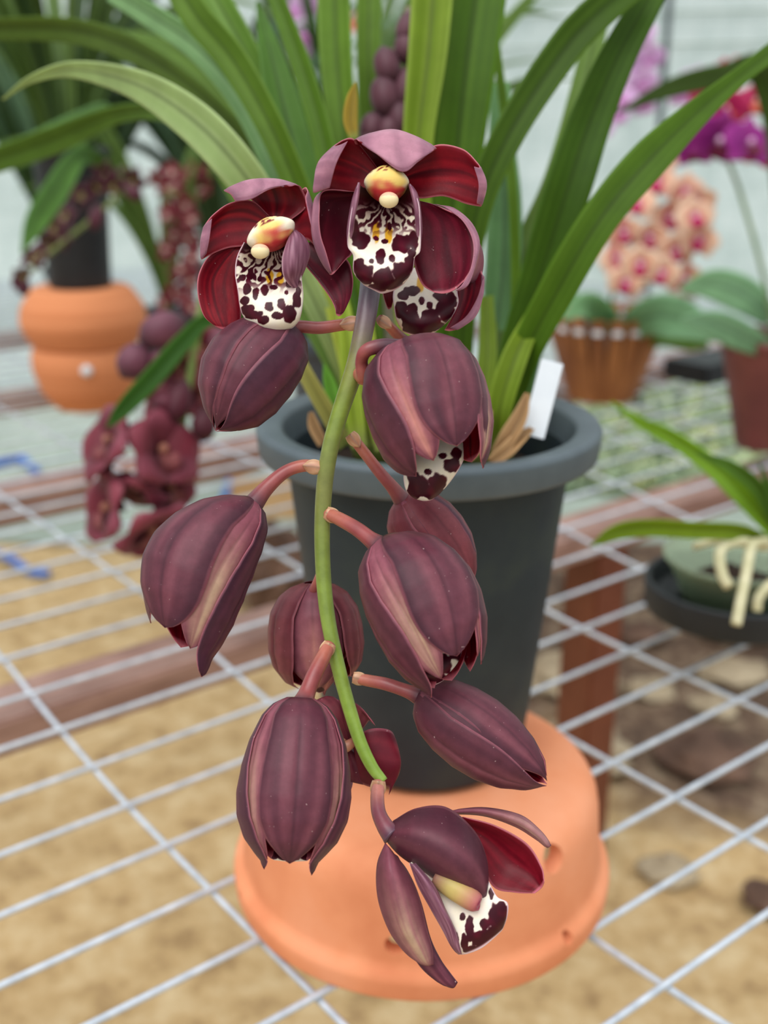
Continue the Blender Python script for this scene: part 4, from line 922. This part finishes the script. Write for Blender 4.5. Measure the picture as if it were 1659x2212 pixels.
# --- second orchid just behind, whose spike hangs left of the main plant
GX, GY = P(760, 820, 1.2)[0], 1.27; zg = ZB+.0026
pg = empty('potted_cymbidium_orchid', (GX, GY, zg))
tag(pg, 'orchid in a slate grey pot partly hidden behind the black pot, maroon flowers hanging left', 'orchid')
lathe('pot', rnd(potprof(.056, .072, zg, zg+.235, .007, .016)), (GX, GY), M['dark'], pg)
for k in range(14):
    az = rr.uniform(.2, 2.9); c = rr.choice([(78, 112, 50), (90, 128, 60), (66, 98, 50)])
    bgleaf(pg, (GX+.03*math.cos(az), GY+.03*math.sin(az), zg+.21), az, rr.uniform(.45, .7), rr.uniform(.75, 1.05), rr.uniform(.009, .013), c, tuple(x+30 for x in c), k+50, rr.uniform(.3, .7))
strap('leaf', [(640,800,1.1),(560,700,1.0),(455,690,.97),(400,735,.96),(330,815,.95),(265,885,.95),(230,925,.95)], [W(a, .96) for a in (20,26,30,40,44,34,4)], pg, f_leaf((52, 102, 44), (92, 140, 66), 6), .3, 0)
sp2 = [(650,800,1.1),(600,560,1.1),(520,520,1.1),(450,610,1.1),(420,760,1.1),(400,880,1.1),(385,965,1.1)]
tube('flower_stem', [P(*q) for q in sp2], [.004]*7, M['stem'], pg, 10, None, [c3(110, 130, 60)]*7)
MAROON_B = {'sepal': ((112, 36, 54), (150, 70, 88)), 'petal': ((120, 34, 52), (158, 74, 90)), 'lip': ((140, 70, 70), (96, 18, 38)), 'column': ((170, 110, 90),)}
def fl(px, py, d, s, nx, nzz, roll, pal=MAROON, kind='cym', par=None): bloom(par or pg, P(px, py, d), s, (nx, -1, nzz), roll, pal, kind, px+py)
for a in ((262,968,1.06,.044,-1.6,1.2,.8),(335,985,1.07,.044,1.3,.9,-.3),(300,1030,1.08,.040,-.5,-1.2,.5),(350,1050,1.09,.036,1.4,0,.2),(258,1105,1.07,.042,-1.5,.6,.4),(312,1125,1.07,.042,.9,-.9,-.6),(400,800,1.12,.030,-.3,.2,.4),(430,850,1.13,.028,.5,.3,.2),(365,880,1.13,.026,-.6,.2,.9),(440,760,1.14,.028,.2,.4,.4)):
    fl(*a, pal=MAROON_B, kind='wide')
for (x0, y0, x1, y1, w_, c) in ((400,690,300,735,.017,(112,64,80)),(320,745,262,815,.016,(108,60,76)),(345,760,350,800,.012,(100,46,66)),(440,880,440,955,.012,(74,18,34)),(370,850,345,895,.012,(92,30,48)),(460,720,500,760,.012,(110,60,76)),(400,820,372,915,.012,(80,24,40))):
    bgbud(pg, P(x0, y0, 1.08), P(x1, y1, 1.07), w_, c)
# upright spike of closed buds behind the leaves of the main plant
tube('flower_stem', [P(*q) for q in ((850,900,.74),(838,600,.75),(835,300,.75),(850,150,.76),(885,20,.77))], [.0035]*5, M['stem'], orchid, 10, None, [c3(104, 92, 70)]*5)
for (x0, y0, x1, y1, w_) in ((872,90,890,22,.0085),(880,130,872,70,.009),(845,175,825,100,.0105),(872,225,884,140,.0095),(838,245,822,160,.0115),(868,290,862,215,.011),(798,305,812,240,.010),(835,310,850,248,.0105),(800,290,790,330,.009)):
    bgbud(orchid, P(x0+(x0-x1)*.2, y0+(y0-y1)*.2, .745), P(x1, y1, .745), w_*.85, (100, 60, 72))
# --- speckled red spike
ps = empty('potted_cymbidium_orchid', (onz(385, 760, ZB)[0], 2.25, ZL))
tag(ps, 'orchid standing behind the maroon hanging flowers, tight column of small speckled red flowers', 'orchid')
px_, py_ = ps.location[0], ps.location[1]
lathe('pot', rnd(potprof(.045, .055, ZL, ZL+.1)), (px_, py_), M['dark'], ps)
tube('flower_stem', [(px_, py_, ZL+.08), (px_, py_, ZL+.3), P(385, 420, 2.1)], [.004]*3, M['stem'], ps, 8, None, [c3(120, 130, 70)]*3)
SPK = {'sepal': ((150, 60, 72), (120, 24, 40)), 'petal': ((140, 50, 62), (116, 20, 38)), 'lip': ((226, 190, 180), (160, 80, 90)), 'column': ((230, 210, 180),)}
for k in range(26):
    fl(355+rr.uniform(0, 62), 440+k*9, 2.1+rr.uniform(-.03, .03), .022, rr.uniform(-.8, .8), rr.uniform(-.2, .5), rr.uniform(-2, 2), SPK, 'cym', ps)
for k in range(12): fl(350+rr.uniform(-30, 100), 370+rr.uniform(0, 55), 2.15, .024, rr.uniform(-.8, .8), rr.uniform(0, .8), rr.uniform(-2, 2), SPK, 'cym', ps)
for k in range(12):
    az = rr.uniform(0, 6.28); bgleaf(ps, (px_, py_, ZL+.09), az, rr.uniform(.4, .6), rr.uniform(.8, 1.1), .010, (88, 124, 66), (120, 156, 96), k, .6)
# --- leafy plants behind, filling the upper left
def leafy(px, Y, n, seed, label, cols, lmin=.6, lmax=1.0):
    x = atY(px, 700, Y)[0]; r_ = random.Random(seed); o = empty('potted_cymbidium_orchid', (x, Y, ZL))
    tag(o, label, 'orchid'); lathe('pot', rnd(potprof(.055, .066, ZL, ZL+.15, .006, .015)), (x, Y), M['black'], o)
    for k in range(n):
        az = r_.uniform(0, 6.28); c = r_.choice(cols)
        bgleaf(o, (x+.03*math.cos(az), Y+.03*math.sin(az), ZL+.14), az, r_.uniform(lmin, lmax), r_.uniform(.75, 1.15), r_.uniform(.011, .017), c, tuple(min(255, q+26) for q in c), k+seed, r_.uniform(.2, .8))
DK = [(60, 88, 66), (70, 104, 76), (50, 76, 54), (104, 140, 112)]
leafy(500, 2.55, 30, 21, 'leafy orchid without flowers farthest back, left of the centre leaves', DK)
leafy(175, 2.5, 34, 22, 'leafy orchid without flowers far left, directly behind the terracotta bowls', DK)
leafy(760, 2.75, 18, 23, 'leafy orchid without flowers straight behind the main plant', [(92, 128, 84), (70, 108, 66), (120, 150, 110)])
# --- moth orchids on the right
PK = {'sepal': ((248, 206, 176), (250, 222, 200), (240, 130, 160)), 'petal': ((250, 206, 176), (250, 226, 204), (226, 70, 140)), 'lip': ((212, 30, 110), (200, 24, 96)), 'column': ((246, 214, 240),)}
MG = {'sepal': ((160, 40, 140), (176, 60, 156)), 'petal': ((152, 24, 136), (172, 48, 152)), 'lip': ((110, 16, 60), (140, 20, 70)), 'column': ((236, 190, 226),)}
RD = {'sepal': ((190, 40, 90), (214, 80, 110)), 'petal': ((182, 26, 90), (206, 60, 110)), 'lip': ((230, 120, 90), (200, 40, 70)), 'column': ((240, 200, 180),)}
LP = {'sepal': ((226, 186, 226), (236, 206, 236)), 'petal': ((222, 176, 224), (236, 204, 238)), 'lip': ((214, 120, 200), (220, 150, 210)), 'column': ((250, 230, 250),)}
def moth(label, px, pyb, Y, potf, spike, flowers, pal, leaves, group=None, potz=.14):
    b = onz(px, pyb, ZB); x = b[0]; y = Y; o = empty('moth_orchid', (x, y, ZL)); tag(o, label, 'orchid')
    potf(o, x, y)
    tube('flower_stem', [(x, y, ZL+potz*.9)]+[P(*q) for q in spike], [.0035]*(len(spike)+1), M['stem'], o, 8, None, [c3(88, 110, 60)]*(len(spike)+1))
    for k, (fx, fy, d, s, pl_) in enumerate(flowers):
        bloom(o, P(fx, fy, d), s, (rr.uniform(-.45, .35), -1, rr.uniform(-.3, .35)), rr.uniform(-.3, .3), pl_, 'moth', k)
    for pts, wd, c in leaves:
        strap('leaf', pts, [W(a, q[2]) for a, q in zip(wd, pts)], o, f_leaf(c, tuple(min(255, t+22) for t in c), px), .15, .0, .003, nu=30, nv=11)
    return o
def slat_pot(o, x, y):
    n = 20; z0, z1, r0, r1 = ZL, ZL+.148, .054, .104
    lathe('inner_pot', [(.003, z0+.004), (r0-.006, z0+.004), (r1-.02, z1-.02), (r1-.026, z1-.02), (.003, z0+.03)], (x, y), M['black'], o)
    for k in range(n):
        a = 2*math.pi*k/n; d = np.array([math.cos(a), math.sin(a), 0]); t = np.array([-math.sin(a), math.cos(a), 0]); p0 = np.array([x, y, z0])+d*r0; p1 = np.array([x, y, z1])+d*r1
        ax = (p1-p0)/2; box('slat', (p0+p1)/2, t*.0118, np.cross(t, ax)/np.linalg.norm(ax)*.003, ax, M['woodpot'], o, .001)
        c = p0+(p1-p0)*.86+d*.004; box('clip', c, t*.008, d*.003, np.array([0, 0, .0045]), M['white'], o, .001)
pf = [(1420,395),(1480,415),(1375,440),(1440,470),(1500,470),(1400,510),(1345,500),(1460,540),(1510,520),(1330,560),(1385,570),(1430,590),(1475,600),(1350,610),(1420,350),(1505,440)]
moth('orchid with a thick cluster of peach and pink flowers, in a tapered wooden slat pot', 1322, 890, 1.93, slat_pot,
     [(1330,600,1.92),(1350,430,1.95),(1420,360,1.88)], [(x, y, 1.84+rr.uniform(-.06, .06), .034, PK if k % 3 else {**PK, 'petal': PK['petal'], 'sepal': ((248, 178, 166), (248, 206, 184), (210, 30, 120))}) for k, (x, y) in enumerate(pf)], PK,
     [([(1330,725,1.9),(1300,680,1.85),(1262,660,1.8),(1215,690,1.78)], [40,60,56,10], (128,176,134)), ([(1340,730,1.9),(1400,685,1.8),(1470,690,1.72),(1560,735,1.68)], [40,80,90,12], (124,170,136)),
      ([(1345,735,1.92),(1430,720,1.86),(1500,735,1.8),(1530,750,1.78)], [36,56,50,10], (98,140,84))])
def mpot(o, x, y):
    lathe('pot', rnd(potprof(.040, .075, ZL, ZL+.165, .004, .01)), (x, y), M['maroonpot'], o)
moth('orchid with magenta and red flowers in a maroon tapered pot at the right edge', 1668, 985, 1.62, mpot,
     [(1650,600,1.66),(1600,420,1.75),(1560,300,1.78),(1570,180,1.8)], [(1545,300,1.72,.047,MG),(1610,315,1.72,.045,MG),(1500,320,1.78,.036,MG),(1570,235,1.76,.036,RD),(1630,225,1.76,.034,RD),(1525,215,1.8,.03,RD),(1560,160,1.82,.026,RD),(1590,150,1.84,.022,RD),(1640,330,1.8,.030,RD)], MG,
     [([(1665,760,1.6),(1610,730,1.55),(1540,700,1.52),(1470,690,1.5)], [30,60,60,10], (132,176,146)), ([(1665,690,1.66),(1610,640,1.66),(1540,615,1.68),(1470,625,1.7)], [40,76,66,14], (136,182,148)),
      ([(1680,800,1.6),(1700,500,1.55),(1660,175,1.5),(1560,165,1.46),(1450,190,1.44),(1330,245,1.42)], [30,50,64,52,40,6], (62,90,42))], potz=.16)
def spot(o, x, y): lathe('pot', rnd(potprof(.05, .065, ZL, ZL+.11)), (x, y), M['white'], o)
moth('orchid with pale lilac flowers near the back wall, partly behind the right leaves', 1240, 830, 2.5, spot,
     [(1250,500,2.6),(1300,250,2.6),(1390,90,2.6)], [(1385+rr.uniform(-25, 30), 45+k*26, 2.62+rr.uniform(-.05, .05), .036, LP) for k in range(8)]+[(1330,250,2.6,.034,LP),(1300,275,2.6,.03,LP),(1345,215,2.6,.034,LP)]+[(1500,180,2.62,.04,LP),(1470,205,2.62,.036,LP)], LP, [([(1240,700,2.5),(1220,650,2.45),(1190,660,2.4)], [40,60,20], (130,170,130))])
moth('orchid with pale lilac flowers seen in the gaps above the top flower', 690, 800, 2.9, spot,
     [(660,300,2.9),(660,60,2.9)], [(645,20,2.9,.045,LP),(680,10,2.9,.045,LP),(655,75,2.88,.042,LP),(640,110,2.9,.04,LP),(668,120,2.92,.036,LP),(760,55,2.9,.03,{**RD, 'petal': ((240, 130, 110), (244, 160, 140)), 'sepal': ((240, 130, 110), (244, 160, 140))})], LP, [])
# --- right foreground: black pot with a flanged rim holding a clear pot
RX, RY = P(1668, 1330, .98)[0], 1.0
zb_ = ZB+.0026; zt_ = CAMZ-.435
rp = empty('potted_orchid', (RX, RY, zb_)); tag(rp, 'small orchid with pale hanging roots, clear pot inside a black flanged pot, right edge', 'orchid')
prof_r = .003
lathe('pot', rnd([(.003, zb_), (.042, zb_), (.056, zt_-.022), (.080, zt_-.018), (.083, zt_-.016), (.085, zt_+.012), (.079, zt_+.013), (.074, zt_-.008), (.052, zt_-.012), (.038, zb_+.004), (.003, zb_+.004)]), (RX, RY), M['black'], rp)
lathe('clear_pot', [(.003, zb_+.02), (.044, zb_+.02), (.066, zt_+.035), (.069, zt_+.035), (.069, zt_+.039), (.064, zt_+.038), (.042, zb_+.022), (.003, zb_+.022)], (RX, RY), M['clear'], rp)
blob('potting_mix', (RX, RY, zb_+.035), (.042, .042, .02), M['soil'], rp, 5, .2, 4, fr=5)
for pts, wd, c in (([(1660,1175,.97),(1600,1150,.93),(1500,1145,.90),(1400,1140,.88),(1330,1150,.87),(1275,1180,.865)], [30,36,38,38,34,4], (112,146,26)),
    ([(1670,1150,.98),(1600,1065,.98),(1530,1000,1.0),(1450,945,1.02),(1380,910,1.04),(1320,868,1.06)], [26,44,40,34,22,4], (120,170,46)),
    ([(1680,1140,.98),(1640,1060,.96),(1580,1010,.95),(1500,975,.95)], [24,34,30,4], (84,130,54)), ([(1690,1160,.98),(1670,1080,.95),(1640,1000,.93)], [20,24,4], (70,116,50))):
    strap('leaf', pts, [W(a, q[2]) for a, q in zip(wd, pts)], rp, f_leaf(c, tuple(min(255, t+24) for t in c), 4), .3, .1)
for pts, r_ in (([(1655,1170,.95),(1625,1180,.93),(1612,1240,.90),(1600,1300,.885),(1590,1350,.88)], .0042), ([(1655,1180,.96),(1590,1170,.93),(1556,1190,.92),(1560,1240,.91),(1575,1268,.905)], .0045), ([(1660,1175,.97),(1620,1160,.95),(1560,1165,.94),(1500,1180,.93)], .0032), ([(1665,1260,.95),(1640,1290,.94),(1635,1320,.94)], .004)):
    tube('root', [P(*q) for q in pts], [r_]*len(pts), M['root'], rp, 10)
# white plant label
lq = P(1172, 862, .640); la = P(1152, 940, .640)-P(1190, 795, .640); la /= np.linalg.norm(la); ls = np.cross(la, FW); ls /= np.linalg.norm(ls)
o = box('plant_label', lq, ls*W(50, .64), FW*.0006, la*W(168, .64), M['white'], None, .0005)
tag(o, 'blank white plastic label stuck in the black pot beside the leaves', 'plant label')
# --- below the bench
def gobj(name, px, py, r, mat, seed, label, cat, amp=.3, group=None):
    q = onz(px, py, 0); o = blob(name, (q[0], q[1], r[2]*.8), r, mat, None, seed, amp, 4, fr=1.8)
    for v in o.data.vertices: v.co += .01*noise.noise(v.co*30)*v.co.normalized()
    tag(o, label, cat, group); return o
gobj('rock', 590, 1320, (.075, .08, .115), M['rock'], 3, 'brown rock under the bench just left of the black pot', 'rock')
q = onz(600, 1150, 0); o = box('board', (q[0]-.02, q[1]+.1, .06), np.array([.11, 0, 0]), np.array([0, .02, 0]), np.array([0, 0, .06]), M['plank'], None, .004); tag(o, 'orange wooden board standing on the ground behind the brown rock', 'board')
rk = random.Random(9); used = []
for k in range(90):
    px, py = rk.uniform(1180, 1680), rk.uniform(1230, 1960); s = rk.uniform(.03, .075)
    q = onz(px, py, 0)
    if any(math.hypot(q[0]-c_[0], q[1]-c_[1]) < s*2+.05 for c_ in POSTS) or any(math.hypot(q[0]-a, q[1]-b) < (s+c)*1.45 for a, b, c in used): continue
    used.append((q[0], q[1], s))
    gobj('rock', px, py, (s*1.3, s, s*.45), M['rockp'] if k % 3 == 0 else M['rock'], k, 'pale flat rock on the ground under the right half of the bench' if k % 3 == 0 else 'brown rock on the ground under the right half of the bench', 'rock', .35, 'pale rocks' if k % 3 == 0 else 'brown rocks')
for pts, r_, lab in (([(-60,1180),(20,1205),(60,1232),(105,1240)], .010, 'bright blue hose end on the ground at the left edge'), ([(-40,1010),(20,992),(45,990),(80,1018)], .012, 'short curved blue hose on the pale ground, far left'), ([(505,995),(498,1030),(482,1085)], .010, 'straight blue hose on the ground left of the black pot')):
    P3 = [onz(x, y, .014+r_) for x, y in pts]; o = tube('hose', P3, [r_]*len(P3), M['blue'], None, 12); tag(o, lab, 'hose')
# low weeds on the far ground at the right
rv = random.Random(4); V = []; Fs = []
for k in range(3200):
    px, py = rv.uniform(1150, 1760), rv.uniform(850, 1075); q = onz(px, py, .012); a = rv.uniform(0, 6.28); s = rv.uniform(.012, .03); h = rv.uniform(.01, .07); i0 = len(V)
    dx, dy = math.cos(a)*s, math.sin(a)*s
    V += [(q[0]-dx, q[1]-dy, .012+h*.6), (q[0]+dy*.5, q[1]-dx*.5, .012+h), (q[0]+dx, q[1]+dy, .012+h*.8), (q[0]-dy*.5, q[1]+dx*.5, .012+h*.9), (q[0], q[1], .008), ]
    Fs += [(i0, i0+1, i0+2, i0+3), (i0, i0+4, i0+1), (i0+2, i0+4, i0+3)]
o = mkobj('weeds', V, Fs, M['weed'], None, False); tag(o, 'low green and yellow weeds covering the far ground at the right', 'weeds', kind='stuff')
# dark tray behind the slat pot
q = onz(1590, 800, ZL); o = box('tray', (q[0], q[1], ZL+.018), U*.16, Vv*.05, np.array([0, 0, .018]), M['black'], None, .004); tag(o, 'low black tray behind the tapered wooden pot', 'tray')
